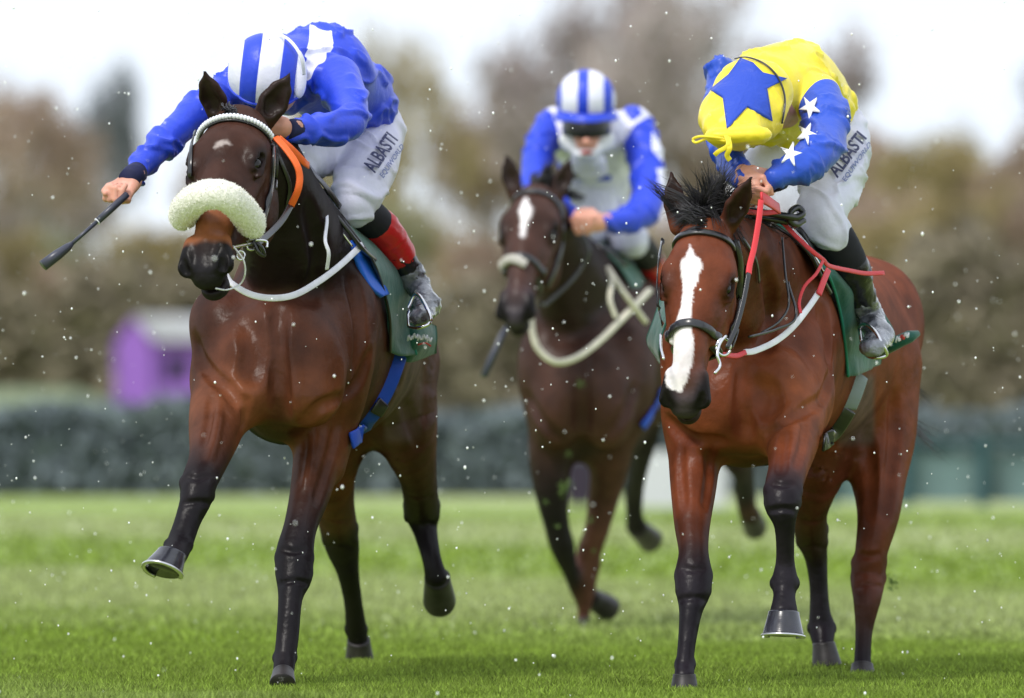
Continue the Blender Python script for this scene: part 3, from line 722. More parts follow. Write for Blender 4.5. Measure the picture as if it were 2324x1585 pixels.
def hoof(parent, top, bot, rt, rb, fwd, shoe=True, Mx=None):
    """horn capsule: top and bottom centres, radii; the toe reaches forward"""
    ax = nrm(np.asarray(bot) - top); f = nrm(np.asarray(fwd, float) - ax * (np.asarray(fwd, float) @ ax)); s = np.cross(ax, f); V = []; n = 28; Fc = []
    lv = [(0, .96), (.03, 1.03), (.10, 1.0), (.5, 1.0), (.93, 1.0), (1.0, .985)]
    for t, kx in lv:
        r = (rt * (1 - t) + rb * t) * kx; c = np.asarray(top) * (1 - t) + np.asarray(bot) * t + f * (t * rb * .35)
        for i in range(n):
            a = 2 * math.pi * i / n; fo = math.cos(a); ln = 1.12 if fo > 0 else .82
            V.append(c + f * fo * r * ln + s * math.sin(a) * r)
    for j in range(len(lv) - 1):
        for i in range(n): Fc.append((j*n+i, (j+1)*n+i, (j+1)*n+(i+1) % n, j*n+(i+1) % n))
    c = np.asarray(bot) + f * rb * .35 - ax * rb * .12; V.append(c); k = len(V) - 1; b0 = (len(lv) - 1) * n
    for i in range(n): Fc.append((b0+i, k, b0+(i+1) % n))
    V.append(np.asarray(top)); k = len(V) - 1
    for i in range(n): Fc.append(((i+1) % n, k, i))
    h = meshobj('hoof', V, Fc, M['hoofwet' if shoe else 'hoof'], parent)
    if shoe:
        pts = []; c = np.asarray(bot) + f * rb * .35 + ax * .003
        for a in np.linspace(-2.35, 2.35, 26): pts.append(c + f * math.cos(a) * rb * (1.08 if math.cos(a) > 0 else .8) + s * math.sin(a) * rb * .97)
        V, Fc = ribbon_geo(np.array(pts), np.tile(ax, (26, 1)), .013, .007)
        meshobj('horseshoe', V, Fc, M['shoe'], h)
        pts2 = [bot + f * rb * (1.35) - ax * .0, bot + f * rb * 1.22 - ax * .020]
        V, Fc = ribbon_geo(np.array(pts2), np.tile(f, (2, 1)), np.array([.018, .008]), .004); meshobj('toe_clip', V, Fc, M['shoe'], h)
    return h
def strands(name, roots, dirs, L, n, rad, parent, seed, curl=.3, grav=-.25, spread=.02):
    """locks of hair: every lock has its own sweep, the hairs of a lock stay close together"""
    r = np.random.RandomState(seed); geos = []; per = 22
    for c_ in range(max(n // per, 1)):
        j = r.randint(len(roots) - 1); t = r.rand(); p0 = roots[j] * (1 - t) + roots[j+1] * t + r.normal(size=3) * spread
        d0 = nrm(dirs[j] * (1 - t) + dirs[j+1] * t + r.normal(size=3) * .16); c = r.normal(size=3) * curl; lk = L * r.uniform(.6, 1.1)
        for i in range(per):
            p = p0 + r.normal(size=3) * .007; d = nrm(d0 + r.normal(size=3) * .04); l = lk * r.uniform(.7, 1.1); pts = [p]; cc = c + r.normal(size=3) * curl * .15
            for k in range(7): d = nrm(d + cc * .22 + np.array([0, 0, grav * .16])); pts.append(pts[-1] + d * l / 7)
            geos.append(tube_geo(pts, np.array([1, 1.1, 1, .85, .7, .5, .3, .08]) * rad * r.uniform(.5, 1), 3))
    V, Fc = join(geos); o = meshobj(name, V, Fc, M['hair'], parent); o['kind'] = 'stuff'; return o
def eye(parent, H, sd, lab=None):
    V, Fc = ell_geo(H.at(.235, sd * .0815, .0125), np.array([.022, .018, .018]) * H.sc, H.M); return meshobj('eye', V, Fc, M['eye'], parent)

HORSE = {}
def build_horse(key, label, prims, h, head, marks=None, group='racehorses'):
    root = empty('racehorse', W(*GROUND[key])); tag(root, label, 'horse', group)
    V, Q = surface(prims, h); GN = relax(V, Q, LASTG, 3); GN = GN / (np.linalg.norm(GN, axis=1, keepdims=True) + 1e-9); V = relax(V, Q, V, 1, .5)
    P = V.copy();
    c = vcolors(prims, P)
    if marks: c = marks(P, c, head)
    body = meshobj('body', V, Q, M['coat'], root); N = GN; body.data.normals_split_custom_set_from_vertices([tuple(map(float, x)) for x in N]); colattr(body, np.clip(c, 0, 1))
    for sd in (-1, 1): eye(root, head, sd)
    HORSE[key] = (root, prims, head); return root
def clip_or_shade(P, c, px, py, xr, yr, Yr, colr=(.115, .075, .068)):
    """greyer flank (clipped hair and painted sheen), or shade painted dark under the belly"""
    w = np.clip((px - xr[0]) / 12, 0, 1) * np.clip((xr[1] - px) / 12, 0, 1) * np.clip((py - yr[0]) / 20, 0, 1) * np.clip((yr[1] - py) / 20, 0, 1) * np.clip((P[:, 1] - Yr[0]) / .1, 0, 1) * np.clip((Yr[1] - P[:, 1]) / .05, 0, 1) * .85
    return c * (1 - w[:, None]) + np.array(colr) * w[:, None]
def whitemark(P, c, pts, H, colr=(.68, .60, .58), edge=2.0, ymax=30.6, seed=0):
    """white hair on the face: strokes given as picture points with half-widths, on the front of the skull only"""
    px, py = PX(P); l = H.loc(P); ok = (P[:, 1] < ymax) & (l[:, 2] > -.075) & (l[:, 0] > 0) & (l[:, 0] < .64)
    d = np.full(len(P), 99.)
    for (x0, y0, r0), (x1, y1, r1) in zip(pts[:-1], pts[1:]):
        L2 = (x1-x0)**2 + (y1-y0)**2; t = np.clip(((px-x0)*(x1-x0) + (py-y0)*(y1-y0)) / L2, 0, 1)
        d = np.minimum(d, np.hypot(px - x0 - t*(x1-x0), py - y0 - t*(y1-y0)) - (r0*(1-t) + r1*t))
    d = d + wob(P, 160, seed) * 2.2 + wob(P, 420, seed + 1) * 1.2
    w = np.clip(.5 - d / edge / 2, 0, 1) * ok
    return c * (1 - w[:, None]) + np.array(colr) * w[:, None]
GROUND = {1: (640, 1560, 30.3), 2: (1555, 1565, 30.0), 3: (1325, 1419, 38.4)}

def tor(x, y, Y, rx, ry, rz): return (x, y, Y, rx, ry, rz)
# ---- first horse: dark bay in the sheepskin noseband
def horse1():
    A = (.072, .026, .016); RD = (.16, .052, .022); DK = (.014, .009, .010); BL = (.009, .007, .009); BRK = (.10, .030, .012)
    C = dict(head=(.045, .018, .012), headdark=(.008, .005, .005), nose=(.040, .018, .012), muzzle=(.010, .009, .011), chin=(.010, .009, .011))
    H = Head((548, 262, 29.95), (470, 596), .95, -.27, L=.63, sc=1.12)
    p = []
    T = [(638, 820, 30.40, 140, .16, 150), (690, 745, 30.85, 178, .2, 255), (755, 760, 31.45, 184, .25, 245), (805, 765, 32.0, 160, .22, 195), (838, 775, 32.4, 140, .2, 160)]
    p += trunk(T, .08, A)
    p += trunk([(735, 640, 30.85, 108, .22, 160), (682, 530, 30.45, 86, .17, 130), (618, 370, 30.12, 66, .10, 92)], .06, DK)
    p.append(seg((640, 640, 30.55, 82, .14, 110), (600, 520, 30.30, 52, .12, 80), .05, DK))          # throat
    p.append(ell((508, 790, 30.50, 70, .15, 130), .07, A)); p.append(ell((770, 800, 30.62, 76, .17, 150), .07, BRK))
    p.append(ell((500, 735, 30.52, 62, .14, 76), .05, A)); p.append(ell((782, 700, 30.7, 60, .14, 110), .07, A)); p.append(seg((520,720,30.55,70,.12,60),(690,690,30.6,90,.15,80),.06,DK))
    p.append(ell((566, 840, 30.36, 74, .12, 105), .04, BRK)); p.append(ell((706, 850, 30.36, 78, .12, 110), .04, BRK))
    p.append(ell((560, 900, 30.30, 52, .09, 50), .07, RD)); p.append(ell((700, 905, 30.30, 56, .09, 55), .07, RD))
    p.append(seg((640, 930, 30.55, 70, .16, 70), (640, 870, 30.9, 120, .2, 140), .06, (.006, .004, .005)))  # near-black colour paints the shade under the sternum
    # near-planted foreleg (image right)
    p += limb([(742, 900, 30.62, 66, .12), (728, 1000, 30.58, 60, .10), (706, 1110, 30.45, 47, .075), (682, 1195, 30.33, 38, .056), (669, 1255, 30.26, 43, .052), (667, 1310, 30.22, 42, .050), (659, 1358, 30.18, 28, .036), (653, 1440, 30.13, 26, .030), (647, 1492, 30.10, 25, .034), (643, 1530, 30.05, 24, .03)], [BRK, RD, (.045, .018, .012), DK, BL, BL, BL, BL, BL, BL], .02, .07)
    p.append(seg((768, 930, 30.65, 46, .10, 60), (752, 1060, 30.58, 30, .07, 40), .04, BRK))
    # raised foreleg (image left)
    p += limb([(505, 880, 30.45, 70, .12), (492, 960, 30.25, 64, .10), (474, 1040, 30.05, 45, .07), (452, 1095, 29.92, 41, .052), (446, 1130, 29.88, 37, .048), (427, 1180, 29.85, 30, .036), (410, 1228, 29.80, 30, .036), (400, 1252, 29.74, 30, .038), (388, 1275, 29.66, 30, .034)], [BRK, RD, (.030, .014, .012), BL, BL, BL, BL, BL, BL], .02, .07)
    # hind leg on the ground (image left)
    p += limb([(800, 900, 32.3, 95, .2), (755, 1040, 32.35, 62, .14), (758, 1130, 32.55, 46, .10), (768, 1195, 32.75, 43, .065), (778, 1245, 32.85, 38, .06), (790, 1300, 32.9, 25, .038), (802, 1370, 33.0, 21, .030), (808, 1425, 33.08, 24, .034), (813, 1455, 33.1, 22, .03)], [A, BRK, A, DK, BL, BL, BL, BL, BL], .025, .07)
    # raised hind leg (image right)
    p += limb([(885, 840, 32.35, 106, .24), (915, 950, 32.3, 80, .17), (945, 1060, 32.45, 46, .10), (955, 1130, 32.65, 40, .07), (958, 1165, 32.75, 41, .058), (965, 1205, 32.75, 28, .04), (980, 1270, 32.7, 22, .030), (990, 1310, 32.7, 26, .034)], [A, A, (.03, .012, .01), DK, BL, BL, BL, BL], .025, .08)
    p.append(ell((892, 820, 32.45, 88, .2, 90), .07, A))
    joint(p, 668, 1285, 30.24, 43, 42, .05, BL); fetlock(p, 646, 1494, 30.1, 27, BL); joint(p, 448, 1112, 29.9, 41, 34, .05, BL); fetlock(p, 404, 1238, 29.77, 32, BL); joint(p, 772, 1212, 32.78, 41, 34, .06, DK); joint(p, 957, 1160, 32.73, 41, 34, .058, DK); fetlock(p, 808, 1428, 33.08, 25, BL)
    relief(p, [(634, 700), (630, 760), (632, 830), (636, 900), (640, 950)], .014, .020, k=.035)
    relief(p, [(441, 770), (452, 815), (480, 850), (516, 880), (540, 915)], .010, .013, k=.03)
    relief(p, [(842, 800), (822, 860), (780, 900), (730, 925), (690, 960)], .010, .013, k=.03)
    relief(p, [(800, 640), (815, 700), (822, 770), (815, 840)], .012, .010, k=.04)
    relief(p, [(700, 470), (720, 540), (725, 610), (700, 680)], .016, .014, k=.04)
    relief(p, [(560, 905), (556, 960), (540, 1000)], .008, .008, k=.02)
    relief(p, [(770, 930), (758, 1000), (738, 1070), (716, 1140)], .008, .009, k=.02)
    relief(p, [(480, 900), (474, 960), (462, 1010)], .008, .008, k=.02)
    relief(p, [(905, 860), (930, 940), (950, 1010)], .010, .010, k=.03, y1=34)
    relief(p, [(712, 960), (706, 1030), (694, 1100)], .006, .004, k=.02, ridge=True, col=BRK)
    relief(p, [(500, 930), (490, 990), (476, 1040)], .006, .004, k=.02, ridge=True, col=BRK)
    relief(p, [(560, 730), (580, 790), (570, 850)], .02, .006, k=.05)
    p += H.prims(C)
    p += H.ear((492, 250), (465, 166), 29.98, 29.9, C['head'], BL, -.5, .036) + H.ear((604, 262), (656, 172), 30.0, 29.98, C['head'], BL, .3, .036)
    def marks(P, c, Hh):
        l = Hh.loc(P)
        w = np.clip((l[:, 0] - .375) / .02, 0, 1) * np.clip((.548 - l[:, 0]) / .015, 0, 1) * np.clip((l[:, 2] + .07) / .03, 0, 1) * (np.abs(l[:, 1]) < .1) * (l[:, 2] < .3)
        c = c * (1 - w[:, None]) + np.array((.22, .075, .030)) * w[:, None]; px, py = PX(P); c = clip_or_shade(P, c, px, py, (866, 965), (800, 1015), (31.3, 32.2)); c = clip_or_shade(P, c, px, py, (530, 730), (930, 1060), (30.72, 32.0), (.006, .004, .005))  # last tint paints the shaded underside near black between the legs
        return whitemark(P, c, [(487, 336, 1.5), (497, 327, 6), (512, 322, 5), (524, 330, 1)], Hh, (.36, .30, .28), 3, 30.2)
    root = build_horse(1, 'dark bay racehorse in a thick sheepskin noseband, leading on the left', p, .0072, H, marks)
    hoof(root, W(643, 1528, 30.05), W(641, 1562, 30.0), .033, .041, (0, -1, 0), False)
    hoof(root, W(392, 1256, 29.68), W(377, 1304, 29.65), .043, .062, (-.5, -1, .25))
    hoof(root, W(814, 1450, 33.1), W(816, 1496, 33.15), .038, .05, (0, -1, 0), False)
    hoof(root, W(992, 1308, 32.72), W(996, 1352, 32.85), .042, .056, (.1, .2, -1), False)
    ro = [H.at(.02, 0, .05), H.at(.08, 0, .075)]
    strands('forelock', ro, [nrm(H.u + .1 * H.v), nrm(H.u + .15 * H.v)], .085, 90, .0035, root, 3, .3, 0, .008)
    return root
# ---- second horse: bright bay with the white blaze
def horse2():
    A = (.145, .036, .014); RD = (.21, .058, .020); DK = (.030, .014, .012); BL = (.013, .010, .014); MD = (.095, .025, .011)
    C = dict(head=(.135, .036, .016), headdark=(.02, .008, .006), nose=(.15, .042, .018), muzzle=(.035, .030, .032), chin=(.03, .027, .030))
    H = Head((1603, 505, 29.95), (1546, 902), .985, -.17, L=.63, sc=1.02)
    p = []
    T = [(1695, 905, 30.40, 138, .16, 130), (1735, 790, 30.85, 172, .2, 235), (1810, 785, 31.4, 172, .25, 235), (1890, 780, 31.95, 165, .22, 205), (1925, 740, 32.3, 148, .2, 165)]
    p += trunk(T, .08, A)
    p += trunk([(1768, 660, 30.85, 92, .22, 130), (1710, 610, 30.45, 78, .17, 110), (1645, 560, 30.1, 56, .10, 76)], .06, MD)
    p.append(seg((1680, 760, 30.5, 90, .14, 110), (1655, 660, 30.25, 50, .12, 70), .05, MD))
    p.append(ell((1572, 900, 30.52, 66, .15, 120), .06, A)); p.append(ell((1815, 870, 30.62, 68, .17, 150), .07, A))
    p.append(ell((1835, 740, 30.75, 50, .14, 100), .07, A)); p.append(ell((1560, 800, 30.6, 60, .12, 100), .07, A))
    p.append(ell((1622, 925, 30.37, 74, .12, 100), .035, A)); p.append(ell((1764, 905, 30.37, 80, .12, 112), .035, RD)); p.append(ell((1765, 960, 30.32, 56, .09, 50), .07, A))
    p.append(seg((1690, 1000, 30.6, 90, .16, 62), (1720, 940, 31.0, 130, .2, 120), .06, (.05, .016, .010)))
    # planted foreleg (image left)
    p += limb([(1578, 950, 30.55, 64, .12), (1576, 1020, 30.5, 60, .10), (1574, 1100, 30.4, 53, .08), (1571, 1190, 30.28, 41, .058), (1574, 1252, 30.2, 34, .050), (1574, 1300, 30.15, 42, .052), (1573, 1345, 30.12, 40, .048), (1567, 1392, 30.09, 26, .034), (1557, 1475, 30.05, 20, .028), (1554, 1515, 30.03, 22, .03), (1553, 1535, 30.0, 23, .03)], [A, A, A, MD, DK, BL, BL, BL, BL, BL, BL], .02, .07)
    # raised foreleg (image right)
    p += limb([(1815, 900, 30.55, 70, .13), (1800, 985, 30.3, 62, .11), (1789, 1060, 30.05, 45, .08), (1778, 1108, 29.9, 43, .060), (1776, 1150, 29.85, 41, .052), (1781, 1195, 29.86, 24, .036), (1782, 1270, 29.9, 21, .030), (1781, 1322, 29.9, 31, .038), (1780, 1352, 29.88, 25, .034), (1779, 1390, 29.84, 32, .036)], [RD, RD, A, BL, BL, BL, BL, BL, BL, BL], .016, .06)
    # far hind leg (image left)
    p += limb([(1880, 930, 31.9, 100, .2), (1855, 1060, 31.85, 62, .14), (1838, 1150, 31.95, 42, .10), (1842, 1215, 32.05, 37, .065), (1852, 1265, 32.1, 26, .046), (1858, 1330, 32.1, 21, .034), (1861, 1390, 32.1, 24, .034), (1865, 1425, 32.1, 31, .036), (1868, 1465, 32.06, 23, .032)], [MD, MD, (.05, .018, .012), DK, BL, BL, BL, BL, BL], .02, .07)
    # hind leg (image right)
    p += limb([(1978, 850, 32.1, 112, .25), (1995, 980, 32.0, 86, .18), (1996, 1080, 31.9, 62, .13), (1993, 1170, 31.8, 48, .09), (1977, 1255, 31.75, 37, .066), (1970, 1310, 31.75, 40, .064), (1968, 1360, 31.7, 32, .05), (1961, 1430, 31.68, 20, .034), (1958, 1490, 31.66, 19, .032), (1957, 1530, 31.64, 22, .032)], [A, A, A, MD, MD, MD, (.06, .02, .014), DK, BL, BL], .02, .09)
    p.append(ell((2005, 740, 32.35, 88, .22, 130), .08, A))
    joint(p, 1574, 1325, 30.14, 42, 40, .05, BL); fetlock(p, 1555, 1508, 30.03, 23, BL); joint(p, 1777, 1128, 29.87, 43, 34, .055, BL); fetlock(p, 1781, 1324, 29.9, 33, BL); joint(p, 1843, 1215, 32.05, 37, 34, .06, BL); fetlock(p, 1865, 1426, 32.1, 32, BL); joint(p, 1972, 1295, 31.75, 40, 40, .062, MD)
    relief(p, [(1692, 830), (1690, 880), (1688, 940), (1690, 990)], .014, .020, k=.035)
    relief(p, [(1513, 955), (1545, 985), (1590, 1002), (1636, 1004)], .010, .013, k=.03)
    relief(p, [(1888, 850), (1868, 905), (1825, 930), (1780, 955), (1742, 985)], .010, .014, k=.03)
    relief(p, [(1868, 700), (1880, 760), (1884, 820)], .012, .010, k=.04)
    relief(p, [(1735, 600), (1752, 670), (1750, 740), (1730, 790)], .014, .012, k=.04)
    relief(p, [(1612, 1010), (1610, 1080), (1600, 1150)], .008, .008, k=.02)
    relief(p, [(1545, 1010), (1545, 1080), (1552, 1150)], .007, .006, k=.02)
    relief(p, [(1830, 950), (1822, 1010), (1805, 1060)], .008, .009, k=.02)
    relief(p, [(1780, 980), (1775, 1030), (1772, 1070)], .008, .008, k=.02)
    relief(p, [(2030, 900), (2030, 1000), (2020, 1090), (2008, 1170)], .012, .012, k=.03, y1=34)
    relief(p, [(1965, 980), (1975, 1080), (1975, 1170)], .010, .008, k=.03, y1=34)
    relief(p, [(1722, 870), (1740, 900), (1735, 930)], .02, .006, k=.05)
    p += H.prims(C)
    p += H.ear((1536, 492), (1524, 396), 30.02, 30.05, C['head'], BL, -.15, .030) + H.ear((1658, 500), (1703, 406), 29.93, 29.82, C['head'], BL, .25, .032)
    def marks(P, c, Hh):
        px, py = PX(P); c = clip_or_shade(P, c, px, py, (1895, 1990), (840, 1020), (31.2, 32.1)); c = clip_or_shade(P, c, px, py, (1600, 1780), (1000, 1130), (30.68, 32.0), (.012, .006, .005))  # second tint puts shade into the coat colour behind the forelegs
        return whitemark(P, c, [(1566, 556, 1), (1568, 578, 9), (1569, 603, 25), (1566, 628, 20), (1562, 655, 12), (1559, 690, 12), (1552, 730, 17), (1548, 770, 27), (1541, 820, 31), (1533, 862, 24), (1540, 882, 8)], Hh, (.72, .66, .66), 1.6, 30.3, 3)
    root = build_horse(2, 'bright bay racehorse with a broad white blaze, on the right', p, .0072, H, marks)
    hoof(root, W(1553, 1530, 30.0), W(1553, 1563, 30.0), .034, .043, (0, -1, 0), False)
    hoof(root, W(1779, 1388, 29.84), W(1777, 1444, 29.83), .046, .064, (0, -1, .1))
    hoof(root, W(1869, 1458, 32.05), W(1874, 1512, 32.05), .036, .05, (.2, -1, 0), False)
    hoof(root, W(1957, 1508, 31.62), W(1957, 1545, 31.6), .034, .045, (0, -1, 0), False)
    cr = [H.at(-.01, .0, .03), H.at(.03, .0, .055), H.at(.09, .01, .07)]
    up = np.array([-.1, .1, .6]); rt = np.array([.55, .2, .75])
    strands('forelock', cr, [nrm(np.array([-.30, -.35, .5])), nrm([-.35, -.3, .15]), nrm([-.2, -.3, -.6])], .10, 300, .0024, root, 5, 1.3, -.2, .010)
    cr = [W(1600, 490, 30.02), W(1632, 484, 30.12), W(1690, 500, 30.35), W(1730, 520, 30.45), W(1765, 530, 30.7)]
    strands('mane', cr, [nrm([-.1, -.1, 1]), nrm([.15, -.1, .9]), nrm([.3, 0, .2]), nrm([.3, -.2, -.3]), nrm([.3, -.2, -.4])], .09, 330, .0026, root, 6, .7, -.3, .014)
    strands('forelock_plume', [W(1590, 494, 29.97), W(1632, 478, 30.02)], [nrm([-.2, -.15, .9]), nrm([-.05, -.1, .9])], .18, 800, .0024, root, 9, 1.5, .0, .016)
    tl = [W(2005, 790, 32.95), W(2012, 890, 33.05)]
    strands('tail', tl, [nrm([.15, .3, -.9]), nrm([.22, .2, -1])], .38, 110, .0030, root, 7, .35, -.4, .03)
    return root
# ---- third horse: dark brown, further back
def horse3():
    A = (.046, .021, .015); DK = (.022, .012, .011); BL = (.009, .007, .009); LT = (.10, .042, .030); MD = (.060, .026, .018)
    C = dict(head=(.055, .026, .020), headdark=(.01, .006, .006), nose=(.075, .034, .026), muzzle=(.035, .030, .036), chin=(.11, .09, .09))
    H = Head((1221, 432, 37.5), (1165, 706), .97, -.22, L=.62, sc=1.04)
    p = []
    T = [(1325, 880, 37.9, 112, .16, 110), (1350, 800, 38.3, 138, .2, 190), (1420, 790, 38.9, 142, .25, 195), (1490, 785, 39.5, 130, .22, 165), (1525, 760, 39.9, 118, .2, 135)]
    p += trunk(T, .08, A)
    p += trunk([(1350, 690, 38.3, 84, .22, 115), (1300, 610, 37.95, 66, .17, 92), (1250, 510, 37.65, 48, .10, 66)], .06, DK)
    p.append(seg((1290, 720, 38.0, 70, .14, 90), (1262, 600, 37.8, 42, .12, 60), .05, DK))
    p.append(ell((1236, 840, 37.98, 62, .15, 120), .07, A)); p.append(ell((1428, 860, 38.05, 60, .17, 130), .07, A))
    p.append(ell((1265, 930, 37.87, 58, .12, 88), .04, MD)); p.append(ell((1378, 930, 37.87, 62, .12, 90), .04, MD))
    p.append(seg((1320, 1000, 38.1, 80, .16, 50), (1370, 950, 38.6, 110, .2, 100), .06, DK))
    # foreleg image left, folding
    p += limb([(1255, 950, 38.0, 56, .12), (1250, 1040, 38.0, 50, .10), (1252, 1120, 38.0, 38, .07), (1263, 1190, 38.05, 29, .055), (1276, 1240, 38.1, 28, .052), (1292, 1290, 38.2, 19, .036), (1310, 1330, 38.35, 17, .03), (1335, 1352, 38.5, 18, .034)], [A, DK, BL, BL, BL, BL, BL, BL], .02, .06)
    # foreleg image right, planted
    p += limb([(1395, 950, 38.05, 58, .12), (1386, 1040, 38.1, 46, .09), (1372, 1120, 38.2, 36, .07), (1355, 1200, 38.25, 28, .056), (1338, 1250, 38.3, 28, .05), (1333, 1285, 38.33, 30, .05), (1329, 1335, 38.36, 21, .036), (1325, 1390, 38.4, 14, .028), (1324, 1410, 38.4, 16, .03)], [MD, MD, (.08, .035, .027), LT, LT, LT, LT, LT, LT], .02, .06)
    # hind legs
    p += limb([(1455, 900, 39.7, 70, .2), (1460, 980, 39.8, 34, .12), (1448, 1060, 40.0, 22, .08), (1440, 1115, 40.2, 21, .05), (1440, 1170, 40.3, 19, .034), (1444, 1195, 40.35, 24, .036)], [DK, BL, BL, BL, BL, BL], .02, .06)
    p += limb([(1600, 880, 39.9, 78, .22), (1660, 990, 39.9, 50, .15), (1685, 1060, 40.1, 26, .08), (1690, 1110, 40.3, 24, .05), (1695, 1150, 40.4, 22, .036), (1702, 1172, 40.5, 24, .036)], [A, DK, BL, BL, MD, BL], .02, .07)
    p.append(ell((1575, 800, 39.9, 80, .2, 110), .07, A))
    relief(p, [(1320, 800), (1322, 900), (1322, 970)], .018, .022, 36, 41, k=.04)
    relief(p, [(1440, 880), (1420, 940), (1380, 990)], .012, .014, 36, 41, k=.03)
    relief(p, [(1195, 900), (1230, 960), (1270, 1000)], .012, .014, 36, 41, k=.03)
    p += H.prims(C)
    p += H.ear((1165, 425), (1149, 352), 37.55, 37.55, C['head'], BL, -.3, .032) + H.ear((1268, 432), (1294, 362), 37.6, 37.6, C['head'], BL, .3, .032)
    def marks(P, c, Hh):
        return whitemark(P, c, [(1193, 452, 3), (1193, 478, 15), (1190, 500, 9), (1186, 535, 4)], Hh, (.74, .70, .70), 3, 38.2, 5)
    root = build_horse(3, 'dark brown racehorse with a white star, galloping behind in the middle', p, .010, H, marks)
    hoof(root, W(1338, 1352, 38.5), W(1384, 1366, 38.62), .042, .055, (0, .3, -1), False)
    hoof(root, W(1324, 1402, 38.4), W(1324, 1419, 38.4), .028, .034, (0, -1, 0), False)
    hoof(root, W(1446, 1195, 40.35), W(1478, 1212, 40.5), .042, .055, (0, .3, -1), False)
    hoof(root, W(1702, 1165, 40.5), W(1712, 1186, 40.62), .042, .052, (.2, .3, -1), False)
    cr = [W(1200, 425, 37.55), W(1240, 418, 37.7), W(1275, 430, 37.8)]
    strands('mane', cr, [nrm([-.3, -.2, .5]), nrm([.3, -.1, .6]), nrm([.8, 0, .1])], .11, 260, .006, root, 8, .8, -.4, .02)
    return root
horse1(); horse2(); horse3()

# ------------------------------------------------------------------ riders
def hand(wr, f, s, size=1.0, thumb=1, k=.005, col=0):
    """closed fist: f towards the knuckles, s towards the thumb side; fingers curl away from the back of the hand"""
    f = nrm(f); s = nrm(np.asarray(s, float) - f * (np.asarray(s, float) @ f)); n = np.cross(f, s) * thumb; wr = np.asarray(wr, float)
    A = lambda a, b, c: wr + (f * a + s * b + n * c) * size
    Mx = np.stack([f, s, n]); out = []; z = size
    def C(a, b, r0, r1, kk=k): out.append(Prim(A(*a), A(*b), np.array([r0] * 3) * z, np.array([r1] * 3) * z, None, kk))
    out.append(Prim(A(-.03, 0, 0), A(.01, 0, 0), np.array((.027, .029, .022)) * z, np.array((.028, .031, .020)) * z, Mx, .02))
    out.append(Prim(A(.01, 0, 0), A(.072, 0, -.004), np.array((.028, .033, .018)) * z, np.array((.022, .038, .017)) * z, Mx, .02))
    out.append(Prim(A(.02, .022, -.016), A(.045, .026, -.022), np.array((.022, .018, .016)) * z, np.array((.018, .014, .013)) * z, Mx, .015))
    for i, (b, l) in enumerate(((.031, .95), (.011, 1.05), (-.010, 1.0), (-.029, .82))):
        C((.078, b, -.001), (.100 * (.6 + .4 * l), b * 1.05, -.030 * l), .0112, .0100); C((.100 * (.6 + .4 * l), b * 1.05, -.030 * l), (.072, b, -.052 * l), .0100, .0092)
        C((.072, b, -.052 * l), (.050, b * .95, -.040), .0092, .0080)
    C((.015, .032, -.012), (.050, .050, -.028), .0135, .0118, .01); C((.050, .050, -.028), (.082, .036, -.046), .0118, .0100)
    C((.082, .036, -.046), (.098, .018, -.054), .0100, .0085)
    return out, f, s, n, A
def cover(prims, add): return [p.scaled(1, add) for p in prims]
def clothmesh(name, prims, h, mt, parent, fold=.004, fs=1, seed=0, disp=None):
    V, Q = surface(prims, h); N = LASTG
    S_ = np.array([1.0, .6, 1.25]); c1 = np.exp(-(wob(V * S_, 17 * fs, seed, 2.8) / .11) ** 2); c2 = np.exp(-(wob(V * S_[::-1], 33 * fs, seed + 9, 2.6) / .13) ** 2) * np.clip(wob(V, 9, seed + 3) * 2 + .3, 0, 1)
    P = V + N * ((.25 + .9 * c1 + .5 * c2 - .25 * np.abs(wob(V, 12, seed + 5))) * fold)[:, None]
    return meshobj(name, P, Q, mt, parent), V
def poly_sd(px, py, poly):
    """signed distance (grid units, positive inside) to a polygon given in picture points"""
    poly = np.asarray(poly, float); d = np.full(len(px), 1e9); ins = np.zeros(len(px), bool)
    for (x0, y0), (x1, y1) in zip(poly, np.roll(poly, -1, 0)):
        L2 = (x1-x0)**2 + (y1-y0)**2; t = np.clip(((px-x0)*(x1-x0) + (py-y0)*(y1-y0)) / L2, 0, 1)
        d = np.minimum(d, np.hypot(px-x0-t*(x1-x0), py-y0-t*(y1-y0)))
        c = (y0 > py) != (y1 > py); ins ^= c & (px < (x1-x0) * (py-y0) / (y1-y0 + 1e-12) + x0)
    return np.where(ins, d, -d)
def strap(name, pts, prims, w, mt, parent, y0=28.5, y1=33, off=.004, t=.004, n=None, face=0):
    """strap laid on the body along a measured line; w in metres"""
    pts = crom([np.array(p, float) for p in pts], n or max(len(pts) * 6, 10)); P, N = trace(prims, pts[:, 0], pts[:, 1], y0, y1, off)
    if face: N = np.array([nrm(n_ * (1 - face) + np.array([0, -1., 0]) * face) for n_ in N])
    V, Fc = ribbon_geo(P, N, w, t); return meshobj(name, V, Fc, mt, parent)
def free(name, pts, r, mt, parent, flat=None, n=None):
    P = crom([W(*p) for p in pts], n or len(pts) * 7)
    if flat:
        N = np.tile(nrm([flat[1], -1, .2]), (len(P), 1)); V, Fc = ribbon_geo(P, N, flat[0], r)
    else: V, Fc = tube_geo(P, r, 8)
    return meshobj(name, V, Fc, mt, parent)
